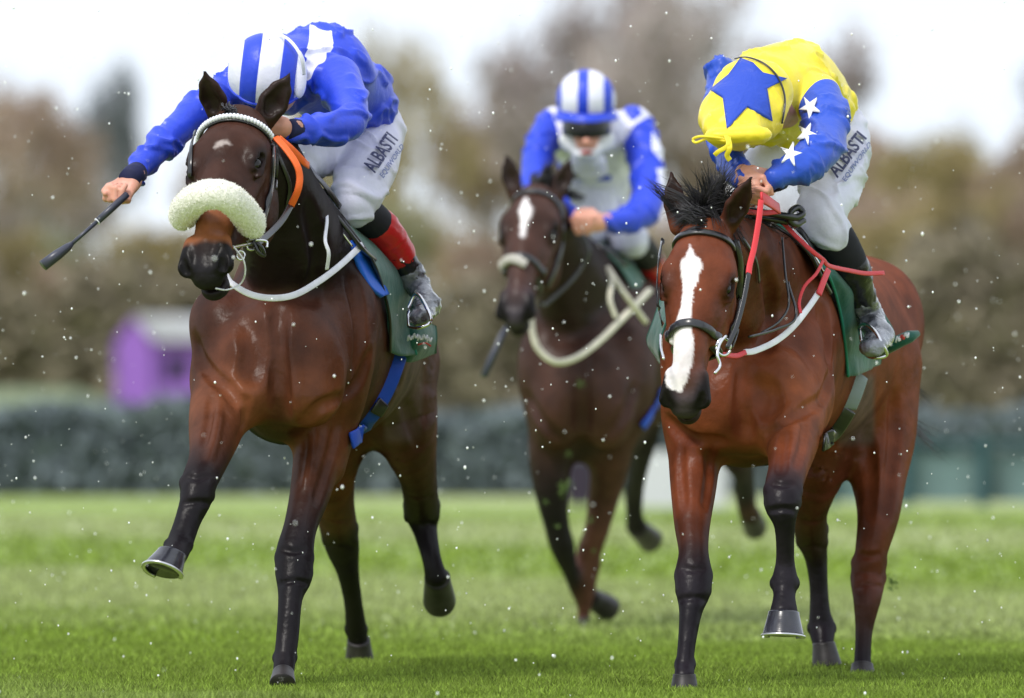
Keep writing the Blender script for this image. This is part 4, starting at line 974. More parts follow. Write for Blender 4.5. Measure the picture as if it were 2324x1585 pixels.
def applique(name, poly, prims, mt, parent, y0, y1, off=.0035, n=26, t=.0015):
    """flat cut-out sewn on a curved surface: polygon fan with rings, traced onto the cloth"""
    poly = np.asarray(poly, float); c = poly.mean(0); E = []
    for a, b in zip(poly, np.roll(poly, -1, 0)):
        for q in np.linspace(0, 1, 7)[:-1]: E.append(a * (1 - q) + b * q)
    E = np.array(E); m = len(E); R_ = 7; pts = [c] + [c + (E[i] - c) * (r + 1) / R_ for r in range(R_) for i in range(m)]; pts = np.array(pts)
    P, N = trace(prims, pts[:, 0], pts[:, 1], y0, y1, off); Fc = []
    for i in range(m): Fc.append((0, 1 + (i+1) % m, 1 + i))
    for r in range(R_ - 1):
        for i in range(m): a = 1 + r*m; Fc.append((a+i, a+(i+1) % m, a+m+(i+1) % m, a+m+i))
    k = len(P); V = np.concatenate([P, P - N * (off + .004)]); b = 1 + (R_-1)*m
    for i in range(m): Fc.append((b+i, b+(i+1) % m, b+(i+1) % m+k, b+i+k))
    return meshobj(name, V, Fc, mt, parent)
def lettering(name, text, quad, prims, mt, parent, y0, y1, off=.004):
    """letters printed on cloth: quad = picture points of lower left, lower right, upper right, upper left"""
    cu = bpy.data.curves.new(name, 'FONT'); cu.body = text; cu.resolution_u = 3; cu.offset = .026; ob = bpy.data.objects.new(name, cu); COL.objects.link(ob)
    dg = bpy.context.evaluated_depsgraph_get(); me = bpy.data.meshes.new_from_object(ob.evaluated_get(dg)); bpy.data.objects.remove(ob)
    co = np.array([v.co[:] for v in me.vertices]); F_ = [tuple(p.vertices) for p in me.polygons]
    x0, x1 = co[:, 0].min(), co[:, 0].max(); yy0, yy1 = co[:, 1].min(), co[:, 1].max(); u = (co[:, 0] - x0) / (x1 - x0); v = (co[:, 1] - yy0) / (yy1 - yy0)
    q = np.array(quad, float); pts = (q[0][None] * (1-u)[:, None] + q[1][None] * u[:, None]) * (1-v)[:, None] + (q[3][None] * (1-u)[:, None] + q[2][None] * u[:, None]) * v[:, None]
    P, N = trace(prims, pts[:, 0], pts[:, 1], y0, y1, off); bpy.data.meshes.remove(me)
    return meshobj(name, P, F_, mt, parent, smooth=False)
def star(cx, cy, r, rot, k=.42, sq=1.0):
    out = []
    for i in range(10):
        a = math.radians(rot + i * 36); rr = r if i % 2 == 0 else r * k; out.append((cx + math.sin(a) * rr * sq, cy - math.cos(a) * rr))
    return out
SK = (0, 0, 0)

def boot_leg(prims_leg): return prims_leg

def rider1():
    root = empty('person', W(850, 640, 31.0)); tag(root, 'rider in blue silks and striped cap stretching one arm out with the whip', 'person', 'jockeys')
    torso = [seg((640, 165, 30.62, 78, .10, 74), (735, 165, 30.85, 100, .13, 96), .05), seg((735, 165, 30.85, 100, .13, 96), (815, 225, 31.12, 72, .14, 82), .05), seg((815, 225, 31.12, 66, .14, 76), (838, 275, 31.25, 56, .14, 62), .05)]
    sh_l = [seg((560, 190, 30.62, 50, .07, 58), (640, 180, 30.7, 60, .09, 70), .05)]
    arm_l = limb([(548, 200, 30.62, 46, .065), (480, 232, 30.5, 40, .055), (408, 290, 30.38, 33, .048), (352, 345, 30.25, 27, .04), (298, 402, 30.12, 20, .03)], [SK]*5, .02, .05)
    arm_r = limb([(765, 178, 30.6, 52, .07), (792, 240, 30.42, 42, .058), (790, 282, 30.28, 36, .05), (728, 292, 30.16, 31, .042), (660, 294, 30.07, 21, .029)], [SK]*5, .02, .05)
    silk = torso + sh_l + arm_l + arm_r
    h1, f, s, n, A1 = hand(W(300, 412, 30.1), (-.42, -.45, -.74), (-.78, .1, -.45), .98)
    h2, f2, s2, n2, A2 = hand(W(655, 293, 30.06), (-1, -.25, -.15), (.1, -.5, .8), .80, -1)
    pel = [seg((838, 275, 31.25, 58, .15, 62), (850, 300, 31.3, 58, .15, 66), .05)]
    th_r = limb([(852, 300, 31.25, 62, .10), (838, 370, 31.0, 66, .088), (812, 440, 30.82, 58, .075), (802, 472, 30.78, 46, .062)], [SK]*4, .03, .04)
    th_l = limb([(800, 300, 31.2, 54, .10), (735, 335, 31.0, 52, .085), (690, 365, 30.85, 44, .07), (665, 410, 30.85, 34, .06)], [SK]*4, .03, .04)
    breech = pel + th_r + th_l
    lo_r = limb([(806, 470, 30.8, 42, .058), (852, 505, 30.88, 37, .052), (888, 550, 30.96, 34, .046), (924, 605, 31.02, 25, .036), (948, 650, 31.04, 23, .034)], [SK]*5, .012)
    ft_r = [seg((948, 650, 31.04, 23, .036, 25), (970, 692, 30.95, 27, .045, 27), .02), seg((970, 692, 30.95, 26, .045, 26), (952, 722, 30.80, 23, .035, 19), .02)]
    lo_l = limb([(668, 415, 30.9, 32, .055), (640, 520, 31.2, 28, .05), (640, 640, 31.45, 22, .04)], [SK]*3, .012)
    hd = [seg((612, 170, 30.40, 60, .09, 62), (625, 205, 30.35, 50, .09, 55), .03)]
    body = [p.scaled(.8) for p in torso + sh_l + arm_l + arm_r + breech + lo_r + ft_r + lo_l] + hd + h1 + h2
    V, Q = surface(body, .0065); meshobj('body', V, Q, M['skin'], root)
    o, V = clothmesh('silks', silk, .0068, M['silkblue'], root, .014, 1, 2)
    px, py = PX(V); m = np.maximum(poly_sd(px, py, [(704, 66), (752, 74), (756, 100), (738, 140), (712, 168), (694, 186), (690, 130), (700, 96)]), poly_sd(px, py, [(518, 116), (500, 150), (505, 165), (520, 150)]))
    m = np.where(V[:, 1] < 31.0, m, -9); attr(o, 'm', m / 700.)
    clothmesh('breeches', breech, .0068, M['breech'], root, .009, .8, 5)
    lw = [lo_r[0].scaled(1, .004).part(0, 2.4)]; clothmesh('sock', lw, .0068, M['socks'], root, .001)
    ob = clothmesh('boot', [lo_r[0].scaled(1, .005).part(2.3, 3.7)], .0068, M['boot'], root, .004, 1.6, 2)[0]
    clothmesh('boot_foot', ft_r + [lo_r[0].scaled(1, .006).part(3.3, 4)], .0068, M['bootsheen'], root, .006, 1.5, 4)
    clothmesh('boot_top', [lo_r[0].scaled(1, .008).part(1.4, 2.5)], .0068, M['redband'], root, .003)
    clothmesh('boot', [lo_l[0].scaled(1, .004).part(.8, 2)], .01, M['boot'], root, .002)
    for pts in (((312, 390, 30.14), (293, 409, 30.08)), ((682, 293, 30.1), (652, 294, 30.05))):
        P = [W(*p) for p in pts]; V_, F_ = tube_geo([P[0], (P[0]+P[1])/2, P[1]], [.033,   .037, .035] if pts[0][0] < 400 else [.032, .033, .031], 20); meshobj('cuff', V_, F_, M['cuff'], root)
    # cap: skull of silk gores, peak hidden below
    cp = cap_(root, (607, 166, 30.33), (90, .125, 92), 'h1')[0]
    V_, F_ = ell_geo(W(679, 178, 30.27), (.023, .02, .062)); meshobj('ear_flap', V_, F_, M['capwhite'], cp)
    free('goggle_strap', [(632, 76, 30.28), (655, 90, 30.22), (674, 112, 30.2), (686, 140, 30.2), (690, 170, 30.22)], .004, M['whitestrap'], cp, (.010, .3))
    lettering('lettering', 'ALBASTI', [(850, 396), (902, 320), (876, 300), (820, 380)], cover(breech, .012), M['ink'], root, 29.5, 32)
    lettering('lettering', 'EQUIWORLD', [(870, 408), (916, 336), (908, 326), (859, 398)], cover(breech, .012), M['ink2'], root, 29.5, 32)
    # whip in the stretched hand
    R1H = A1(.078, -.045, -.032); wp = empty('whip', W(262, 478, 29.95)); tag(wp, 'dark padded racing whip held out in the stretched hand of the left rider', 'whip')
    g0, g1, g2, g3 = R1H,  W(222, 502, 29.96), W(163, 554, 29.92), W(98, 603, 29.88)
    V_, F_ = tube_geo([g0, g0*.5+g1*.5, g1], [.0105, .0115, .0105], 10); meshobj('handle', V_, F_, M['whip'], wp)
    V_, F_ = tube_geo([g1, g2], [.0062, .0062], 8); meshobj('shaft', V_, F_, M['whip'], wp)
    V_, F_ = tube_geo([g2, g2*.85+g3*.15, g2*.5+g3*.5, g3], [.008, .013, .017, .018], 10); meshobj('flap', V_, F_, M['whip'], wp)
    V_, F_ = tube_geo([g1*1.01-g0*.01, g1*.97+g2*.03], [.0122, .0122], 10); meshobj('collar', V_, F_, M['whitestrap'], wp)
    return root
def cap_(root, c, r, kind):
    """silk-covered skull cap as an ellipsoid shell of sewn gores; kind picks stripes and set-up"""
    C0 = W(*c); rr = np.array([r[0] * c[2] / F, r[1], r[2] * c[2] / F]); nu, nv = 110, 46
    if kind == 'h1': ax = nrm([.06, -.55, .75]); fr = nrm([-.05, -.8, -.6]); wh = [(-1.2, -.66), (-.20, .36), (.74, 1.2)]; bend = .10
    else: ax = nrm([0, -.25, .97]); fr = nrm([-.03, -.97, -.25]); wh = [(-.83, -.27), (.10, .62), (.93, 1.3)]; bend = .0
    sd_ = nrm(np.cross(fr, ax))
    if sd_[0] < 0: sd_ = -sd_
    a2 = nrm(np.cross(ax, sd_)); th = np.radians(1 + 108 * np.arange(nv + 1) / nv)[:, None]; ph = (2 * np.pi * np.arange(nu) / nu)[None]
    d = ax * np.cos(th)[..., None] + (sd_ * np.cos(ph)[..., None] + a2 * np.sin(ph)[..., None]) * np.sin(th)[..., None]
    x = d @ sd_ - bend * (1 - (d @ a2) ** 2) * .5 + bend * .3; m = np.full(x.shape, -9.); e = np.full(x.shape, 9.)
    for lo, hi in wh: m = np.maximum(m, np.minimum(x - lo, hi - x)); e = np.minimum(e, np.minimum(abs(x - lo), abs(x - hi)))
    g = C0 + d * rr * (1 - .016 * np.exp(-(e / .035) ** 2) + .008 * np.cos(ph * 7 + 1) * (th / 1.9) ** 2)[..., None]; V = g.reshape(-1, 3)
    V = V * 1; Fc = [(j*nu+i, (j+1)*nu+i, (j+1)*nu+(i+1) % nu, j*nu+(i+1) % nu) for j in range(nv) for i in range(nu)]
    cp = meshobj('cap', V, np.array(Fc), M['cap'], root); attr(cp, 'm', m.ravel() * .1)
    E = [V[nv*nu + i] for i in range(nu)]; E.append(E[0]); V_, F_ = tube_geo(E, .006, 6); meshobj('cap_band', V_, F_, M['capblue'], cp)
    return cp, C0, ax, fr, sd_, rr
rider1()

def rider2():
    root = empty('person', W(1900, 620, 31.0)); tag(root, 'rider in yellow silks with blue starred sleeves and a yellow cap bearing a blue star', 'person', 'jockeys')
    torso = trunk([(1728, 205, 30.55, 92, .10, 84), (1800, 200, 30.8, 98, .13, 104), (1868, 250, 31.08, 66, .14, 98), (1898, 300, 31.2, 50, .14, 70)], .04, (0, 0, 0))
    torso.append(seg((1700, 250, 30.55, 70, .08, 60), (1790, 280, 30.75, 66, .10, 50), .05))
    arm_r = limb([(1858, 222, 30.6, 50, .075), (1872, 272, 30.45, 50, .064), (1866, 328, 30.28, 50, .058), (1840, 360, 30.16, 46, .054), (1798, 384, 30.08, 36, .045), (1758, 404, 30.02, 24, .031)], [SK]*6, .02, .03)
    arm_l = limb([(1640, 170, 30.75, 34, .07), (1632, 220, 30.7, 28, .06), (1640, 300, 30.45, 34, .05), (1665, 380, 30.2, 28, .042), (1690, 415, 30.05, 20, .03)], [SK]*5, .02, .03)
    silk = torso + arm_r + arm_l
    h1, *_ , A1 = hand(W(1752, 414, 30.08), (-.62, -.55, -.22), (-.15, -.3, .6), 1.0, -1)
    h2, *_ , A2 = hand(W(1692, 405, 30.05), (.3, -.5, -.6), (.1, -.3, .7), .9, 1)
    pel = [seg((1898, 300, 31.2, 52, .15, 66), (1912, 318, 31.22, 56, .15, 60), .05)]
    th_r = limb([(1914, 318, 31.15, 56, .10), (1906, 370, 31.0, 62, .088), (1880, 440, 30.85, 62, .078), (1866, 490, 30.76, 49, .070), (1886, 532, 30.75, 43, .066)], [SK]*5, .03, .04)
    th_l = limb([(1860, 320, 31.15, 50, .10), (1780, 350, 30.98, 50, .085), (1722, 385, 30.85, 44, .07), (1700, 430, 30.85, 36, .06)], [SK]*4, .03, .04)
    breech = pel + th_r + th_l
    lo_r = limb([(1868, 505, 30.75, 40, .056), (1896, 545, 30.76, 44, .056), (1928, 605, 30.80, 40, .050), (1952, 670, 30.88, 30, .040), (1970, 715, 30.95, 27, .038)], [SK]*5, .012)
    ft_r = [seg((1970, 715, 30.95, 27, .038, 28), (1996, 762, 30.85, 30, .045, 28), .02), seg((1996, 762, 30.85, 30, .045, 27), (1978, 790, 30.70, 28, .035, 20), .02)]
    lo_l = limb([(1702, 435, 30.9, 32, .055), (1660, 540, 31.2, 28, .05), (1625, 680, 31.4, 22, .04)], [SK]*3, .012)
    hd = [seg((1700, 225, 30.40, 70, .10, 66), (1690, 260, 30.35, 60, .10, 60), .03), seg((1755, 240, 30.5, 40, .07, 50), (1790, 250, 30.65, 40, .07, 45), .04)]
    body = [p.scaled(.8) for p in torso + arm_r + arm_l + breech + lo_r + ft_r + lo_l] + hd + h1 + h2
    V, Q = surface(body, .0065); meshobj('body', V, Q, M['skin'], root)
    o, V = clothmesh('silks', silk, .0068, M['silkyellow'], root, .013, 1, 12)
    dt = sdf(torso, V, cull=.5); da = np.minimum(sdf([arm_r[0].part(.9, 5)], V, cull=.5), sdf(arm_l, V, cull=.5)); attr(o, 'm', dt - da)
    clothmesh('breeches', breech, .0068, M['breech'], root, .010, .8, 15)
    clothmesh('sock', [lo_r[0].scaled(1, .004).part(1.0, 2.2)], .0068, M['socks'], root, .001)
    clothmesh('boot', [lo_r[0].scaled(1, .005).part(2.0, 3.8)], .0068, M['boot'], root, .005, 1.5, 3)
    clothmesh('boot_foot', ft_r + [lo_r[0].scaled(1, .006).part(3.4, 4)], .0068, M['bootsheen'], root, .006, 1.5, 7)
    clothmesh('boot', [lo_l[0].scaled(1, .004).part(.5, 2)], .01, M['boot'], root, .002)
    P = [W(1774, 404, 30.08), W(1750, 413, 30.06)]; V_, F_ = tube_geo([P[0], (P[0]+P[1])/2, P[1]], [.036, .037, .034], 20); meshobj('cuff', V_, F_, M['cuff'], root)
    # soft cap cover: rounded crown drawn down to a peak at lower left, a blue star across it
    capP = [seg((1708, 212, 30.28, 92, .13, 78), (1690, 255, 30.22, 92, .125, 72), .04), seg((1672, 268, 30.18, 82, .11, 64), (1664, 290, 30.08, 70, .075, 52), .05), seg((1636, 310, 29.98, 36, .05, 20), (1706, 306, 29.98, 46, .05, 20), .05)]
    cp, V = clothmesh('cap', capP, .0068, M['capyellow'], root, .004, 1, 22)
    st = [(1422+.439*x, 60.5+.439*y) for x, y in ((590, 165), (655, 190), (705, 240), (828, 270), (725, 322), (752, 490), (625, 414), (518, 528), (498, 368), (433, 328), (528, 250))]
    applique('star', st, cover(capP, .003), M['starblue'], cp, 29, 31, .003)
    pts = [(1422+.439*x, 60.5+.439*y) for x, y in ((560, 172), (620, 163), (700, 190), (765, 245), (800, 310), (815, 390), (800, 500))]
    strap('chin_strap', pts, cover(capP, .004), .007, M['black'], cp, 29, 31, .003, .004)
    free('tie', [(1650, 318, 29.88), (1620, 312, 29.86), (1590, 310, 29.87), (1573, 316, 29.89), (1580, 324, 29.88), (1610, 314, 29.87), (1648, 322, 29.87)], .0045, M['capyellow'], cp)
    free('tie', [(1648, 308, 29.86), (1652, 330, 29.84), (1630, 345, 29.85), (1622, 352, 29.86)], .006, M['capyellow'], cp, (.014, .3))
    free('tie', [(1652, 312, 29.86), (1656, 335, 29.84), (1650, 352, 29.85), (1656, 364, 29.86)], .006, M['capyellow'], cp, (.016, .1))
    sv = cover(arm_r, .011)
    for cx, cy, r, rot in ((1838, 243, 27, 40), (1830, 303, 26, 25), (1794, 350, 29, 14)): applique('sleeve_star', star(cx, cy, r, rot, .36, .92), sv, M['starwhite'], root, 29.4, 31, .002)
    lettering('lettering', 'ALBASTI', [(1900, 408), (1966, 316), (1944, 298), (1874, 386)], cover(breech, .013), M['ink'], root, 29.5, 32)
    lettering('lettering', 'EQUIWORLD', [(1920, 416), (1974, 334), (1971, 320), (1909, 408)], cover(breech, .013), M['ink2'], root, 29.5, 32)
    return root
def rider3():
    root = empty('person', W(1400, 640, 38.3)); tag(root, 'middle rider in white and blue silks with goggles and white face cover', 'person', 'jockeys')
    torso = trunk([(1348, 300, 38.2, 88, .10, 52), (1350, 350, 38.35, 84, .12, 60), (1356, 420, 38.6, 72, .13, 52), (1360, 450, 38.75, 66, .13, 40)], .04, (0, 0, 0))
    arm_r = limb([(1438, 282, 38.25, 38, .075), (1460, 340, 38.15, 40, .066), (1472, 420, 38.0, 36, .058), (1462, 478, 37.85, 34, .054), (1420, 500, 37.72, 29, .045), (1372, 504, 37.62, 20, .032)], [SK]*6, .02, .03)
    arm_l = limb([(1256, 285, 38.25, 36, .075), (1228, 330, 38.15, 34, .066), (1216, 400, 38.0, 32, .058), (1228, 450, 37.85, 28, .05), (1280, 480, 37.75, 22, .04), (1310, 495, 37.65, 18, .03)], [SK]*6, .02, .03)
    silk = torso + arm_r + arm_l
    h1, *_ , A1 = hand(W(1362, 505, 37.6), (-.75, -.45, -.15), (-.2, -.3, .8), .98, -1)
    h2, *_ , A2 = hand(W(1310, 495, 37.65), (.2, -.8, -.2), (.3, -.1, .8), 1.0, 1)
    pel = [seg((1350, 470, 38.85, 72, .15, 50), (1365, 500, 38.9, 78, .15, 46), .05)]
    th_r = limb([(1380, 500, 38.8, 48, .10), (1412, 522, 38.5, 46, .085), (1436, 548, 38.3, 36, .065)], [SK]*3, .03, .04)
    th_l = limb([(1340, 490, 38.8, 46, .10), (1316, 450, 38.5, 42, .085), (1300, 430, 38.4, 36, .065)], [SK]*3, .03, .04)
    breech = pel + th_r + th_l + [seg((1345, 440, 38.5, 56, .12, 60), (1330, 520, 38.4, 44, .1, 50), .04)]
    lo_r = limb([(1436, 545, 38.3, 34, .055), (1466, 580, 38.5, 32, .05), (1486, 625, 38.7, 26, .042), (1496, 680, 38.9, 20, .036)], [SK]*4, .012)
    hd = [seg((1331, 225, 38.02, 50, .10, 60), (1332, 285, 37.98, 46, .085, 48), .03), seg((1331, 312, 37.92, 34, .06, 30), (1331, 330, 37.90, 26, .05, 22), .03),
          seg((1331, 290, 37.86, 7, .018, 8), (1331, 322, 37.80, 10, .020, 8), .012), seg((1331, 345, 37.84, 10, .012, 4), (1332, 345, 37.84, 10, .012, 4), .006), seg((1335, 330, 38.1, 34, .08, 40), (1340, 320, 38.2, 40, .08, 40), .03)]
    body = [p.scaled(.8) for p in torso + arm_r + arm_l + breech + lo_r] + hd + h1 + h2
    V, Q = surface(body, .009); meshobj('body', V, Q, M['skin'], root)
    o, V = clothmesh('silks', silk, .009, M['silkthird'], root, .011, 1, 32)
    dt = sdf(torso, V, cull=.5); da = np.minimum(sdf([arm_r[0].part(1.0, 5)], V, cull=.5), sdf([arm_l[0].part(.9, 5)], V, cull=.5)); px, py = PX(V); m = (dt - da) * 580
    for pg in ([(1414, 236), (1448, 236), (1456, 262), (1436, 278), (1420, 262)], [(1310, 398), (1388, 396), (1386, 410), (1312, 410)], [(1225, 275), (1258, 330), (1286, 400), (1260, 410), (1200, 360)]): m = np.maximum(m, poly_sd(px, py, pg))
    for pg in ([(1478, 300), (1510, 340), (1500, 372), (1478, 345)], [(1488, 385), (1515, 380), (1515, 440), (1494, 420)]): m = np.minimum(m, -poly_sd(px, py, pg))
    attr(o, 'm', m / 580.)
    clothmesh('breeches', breech, .009, M['breech'], root, .006, 1, 35)
    clothmesh('sock', [lo_r[0].scaled(1, .004).part(0, 1.4)], .009, M['socks'], root, .001)
    clothmesh('boot_top', [lo_r[0].scaled(1, .006).part(1.4, 2.2)], .009, M['redband'], root, .001)
    clothmesh('boot', [lo_r[0].scaled(1, .005).part(2.2, 3)], .009, M['boot'], root, .003)
    cp, C0, ax, fr, sd_, rr = cap_(root, (1330, 226, 38.0), (67, .125, 68), 'h3')
    V_, F_ = ribbon_geo(np.array([C0 + np.array([math.sin(a) * rr[0] * 1.03, -math.cos(a) * rr[1] * (1.12 + .15 * math.cos(a)), -.060 - .022 * math.cos(a)]) for a in np.linspace(-1.5, 1.5, 24)]), np.array([nrm([math.sin(a), -math.cos(a), .5]) for a in np.linspace(-1.5, 1.5, 24)]), .032, .008); meshobj('peak', V_, F_, M['capblue'], cp)
    gp = [W(1331 + 50 * math.sin(a), 293 + 4 * math.cos(a * 2), 37.95 - .150 * math.cos(a)) for a in np.linspace(-1.45, 1.45, 20)]
    V_, F_ = ribbon_geo(np.array(gp), np.array([nrm([math.sin(a), -math.cos(a), 0]) for a in np.linspace(-1.45, 1.45, 20)]), .058, .02); meshobj('goggles', V_, F_, M['goggle'], root)
    clothmesh('face_cover', [seg((1290, 318, 37.96, 20, .05, 26), (1330, 350, 37.9, 22, .05, 12), .03), seg((1330, 350, 37.9, 22, .05, 12), (1374, 318, 37.96, 20, .05, 26), .03), seg((1335, 365, 38.0, 40, .07, 22), (1338, 385, 38.05, 40, .07, 25), .03)], .008, M['mask'], root, .003)
    V_, F_ = ell_geo(W(1332, 347, 37.83), (.026, .012, .008)); meshobj('lips', V_, F_, mat('lips', (.45, .10, .10), .4), root)
    wp = empty('whip', W(1150, 745, 37.4)); tag(wp, 'thin dark whip hanging down behind the muzzle of the middle horse', 'whip')
    V_, F_ = tube_geo([W(1200, 690, 37.6), W(1150, 742, 37.5)], [.007, .007], 8); meshobj('shaft', V_, F_, M['whip'], wp)
    V_, F_ = tube_geo([W(1150, 742, 37.5), W(1140, 760, 37.48), W(1098, 855, 37.4)], [.008, .013, .015], 8); meshobj('flap', V_, F_, M['whip'], wp)
    return root
rider2(); rider3()

# ------------------------------------------------------------------ tack
def loop(name, H, prims, u, tilt, w, mt, parent, off=.006, t=.008, v0=-.03, a0=0, a1=360, n=56):
    """strap round the head in a plane across the face"""
    c = H.at(u, 0, v0); e2 = nrm(H.v + H.u * tilt); P, N = ring(prims, c, H.w, e2, a0, a1, n, off)
    if a1 - a0 >= 359: V, Fc = ribbon_geo(P[:-1], N[:-1], w, t, True)
    else: V, Fc = ribbon_geo(P, N, w, t)
    return meshobj(name, V, Fc, mt, parent), P, N
def ringgeo(c, r, th, nrmv, n=24):
    nrmv = nrm(nrmv); a = nrm(np.cross(nrmv, (0, 0, 1))); b = np.cross(nrmv, a); P = [np.asarray(c) + (a * math.cos(x) + b * math.sin(x)) * r for x in np.linspace(0, 2 * math.pi, n)]
    return tube_geo(P, th, 6)

# first horse
root1, P1_, H1 = HORSE[1]
br = empty('bridle', W(545, 300, 29.9)); tag(br, 'black bridle with a sparkling browband and thick sheepskin noseband on the left horse', 'bridle')
bb, P, N = loop('browband', H1, P1_, .105, .12, .020, M['black'], br, .005, .006, -.02, 2, 178)
_, P, N = loop('browband_lining', H1, P1_, .103, .12, .012, M['whitestrap'], br, .010, .003, -.02, 6, 174)
P = crom(list(P), 34)
bead = bpy.data.meshes.new('stone'); V, Fc = ell_geo((0, 0, 0), (.0075, .0075, .009), None, 8, 6); bead.from_pydata([tuple(map(float, v)) for v in V], [], Fc); bead.materials.append(M['beads'])
for p in bead.polygons: p.use_smooth = True
for i, p in enumerate(P[1:-1]):
    b_ = bpy.data.objects.new('stone', bead); COL.objects.link(b_); b_.location = tuple(map(float, p + nrm(p - H1.at(.1, 0, -.02)) * .005)); b_.parent = bb; b_.rotation_euler = (0, 0, i)
    b_.matrix_parent_inverse = bb.matrix_world.inverted() if False else Matrix.Identity(4)
# sheepskin roll
C = [(412, 502), (424, 470), (452, 448), (488, 441), (524, 452), (556, 484), (578, 520)]
P, N = trace(P1_, [c[0] for c in C], [c[1] for c in C], 29, 31, .018); YB = [29.64, 29.50, 29.42, 29.40, 29.42, 29.50, 29.60]
P = np.array([W(c[0], c[1], y) for c, y in zip(C, YB)]); P = crom(list(P), 30)
rad = .044 * np.clip(np.minimum(np.arange(30), 29 - np.arange(30)) / 3.5 + .45, 0, 1) ** .5
g = [Prim(P[i], P[i+1], (rad[i],) * 3, (rad[i+1],) * 3, None, .004) for i in range(29)]
V, Q = surface(g, .005); N_ = LASTG; V = V + N_ * (NR.normal(size=len(V)) * .0008 + wob(V, 120, 3) * .0012)[:, None]
meshobj('sheepskin_noseband', V, Q, M['fleece'], br)
V3, F3 = [], []
r_ = np.random.RandomState(4); idx = r_.randint(0, len(V), 5000); b0 = V[idx]; n0 = N_[idx] + r_.normal(size=(5000, 3)) * .5; n0 /= np.linalg.norm(n0, axis=1, keepdims=True); sd0 = np.cross(n0, r_.normal(size=(5000, 3))); sd0 /= np.linalg.norm(sd0, axis=1, keepdims=True)
V3 = np.stack([b0 - sd0 * .0012, b0 + sd0 * .0012, b0 + n0 * .005 + sd0 * .001], 1).reshape(-1, 3)
o = meshobj('fleece_curls', V3, np.arange(len(V3)).reshape(-1, 3), M['fleece'], br, smooth=False); o['kind'] = 'stuff'
strap('cheekpiece', [(617, 325), (617, 370), (612, 430), (598, 490), (578, 548)], P1_, .018, M['black'], br, off=.006, t=.007)
strap('cheekpiece', [(626, 330), (628, 380), (622, 430)], P1_, .010, M['black'], br, off=.006)
strap('throat_lash', [(622, 330), (640, 375), (655, 420), (650, 470)], P1_, .012, M['black'], br, off=.006)
strap('cheekpiece', [(446, 300), (436, 340), (432, 400)], P1_, .012, M['black'], br, off=.006)
for c, r0 in (((570, 556, 29.62), 12), ((546, 580, 29.55), 10)):
    V, Fc = ringgeo(W(*c), r0 / 740., .0035, (.5, -1, .1)); meshobj('bit_ring', V, Fc, M['steel'], br)
free('bit', [(528, 562, 29.5), (555, 556, 29.56), (580, 552, 29.62)], .0055, M['steel'], br)
free('buckle', [(575, 545, 29.6), (592, 560, 29.6), (600, 580, 29.62), (586, 572, 29.6), (575, 545, 29.6)], .006, M['black'], br)
free('keeper', [(580, 545, 29.58), (604, 548, 29.6), (606, 562, 29.6)], .004, M['steel'], br)
free('lip_strap', [(530, 560, 29.5), (552, 590, 29.5), (556, 620, 29.52), (545, 645, 29.54), (515, 658, 29.5), (490, 655, 29.45)], .0028, M['whitestrap'], br)
re = empty('reins', W(660, 420, 29.9)); tag(re, 'orange rubber covered reins held at the ear of the left horse', 'reins')
free('rein', [(625, 312, 29.93), (650, 340, 29.9), (672, 372, 29.88), (680, 400, 29.88), (676, 432, 29.88), (660, 468, 29.9)], .007, M['orange'], re, (.022, .5))
free('rein', [(632, 314, 29.98), (660, 338, 30.0), (688, 366, 30.05), (700, 376, 30.1)], .007, M['orange'], re, (.022, .2))
free('rein_leather', [(660, 466, 29.9), (640, 500, 29.82), (612, 530, 29.72), (585, 552, 29.62)], .006, M['black'], re, (.020, .4))
free('rein_leather', [(690, 362, 30.1), (712, 392, 30.4), (740, 425, 30.6), (772, 470, 30.7)], .006, M['black'], re, (.018, .4))
bp = empty('breastplate', W(640, 660, 30.2)); tag(bp, 'white webbing breastplate curving under the neck of the left horse', 'breastplate')
free('chest_strap', [(512, 622, 30.02), (528, 645, 29.98), (570, 669, 29.97), (620, 677, 29.98), (670, 669, 30.06), (722, 640, 30.2), (770, 604, 30.36), (822, 556, 30.6)], .007, M['whitestrap'], bp, (.020, .6))
free('neck_strap', [(738, 462, 30.40), (742, 500, 30.30), (738, 545, 30.18), (746, 575, 30.16), (742, 612, 30.18)], .005, M['whitestrap'], bp, (.012, .6))
# saddle, pad and cloth of the first horse
sd1 = empty('saddle', W(780, 470, 31.0)); tag(sd1, 'small black racing saddle with blue pad under the left rider', 'saddle')
patch('seat', [[W(720, 425, 30.9), W(770, 440, 30.85), W(800, 480, 30.8)], [W(740, 430, 31.2), W(790, 450, 31.2), W(830, 510, 31.1)], [W(760, 420, 31.5), W(820, 440, 31.5), W(860, 510, 31.4)]], M['black'], sd1, 20, 16, .02)
patch('pad', [[W(770, 500, 30.62), W(800, 560, 30.58), W(834, 640, 30.62), W(870, 672, 30.72)], [W(800, 500, 30.9), W(845, 575, 30.8), W(872, 640, 30.82), W(884, 668, 30.85)]], M['bluepad'], sd1, 24, 8, .012)
free('piping', [(690, 425, 30.55), (725, 448, 30.5), (775, 505, 30.5), (818, 560, 30.55), (850, 590, 30.7)], .0075, M['black'], sd1)
free('piping', [(700, 432, 30.5), (730, 462, 30.47), (770, 520, 30.5), (800, 560, 30.52)], .004, M['steel'], sd1)
sc1 = empty('saddle_cloth', W(900, 700, 31.1)); tag(sc1, 'dark green saddle cloth flapping on the flank of the left horse', 'saddle cloth', 'saddle cloths')
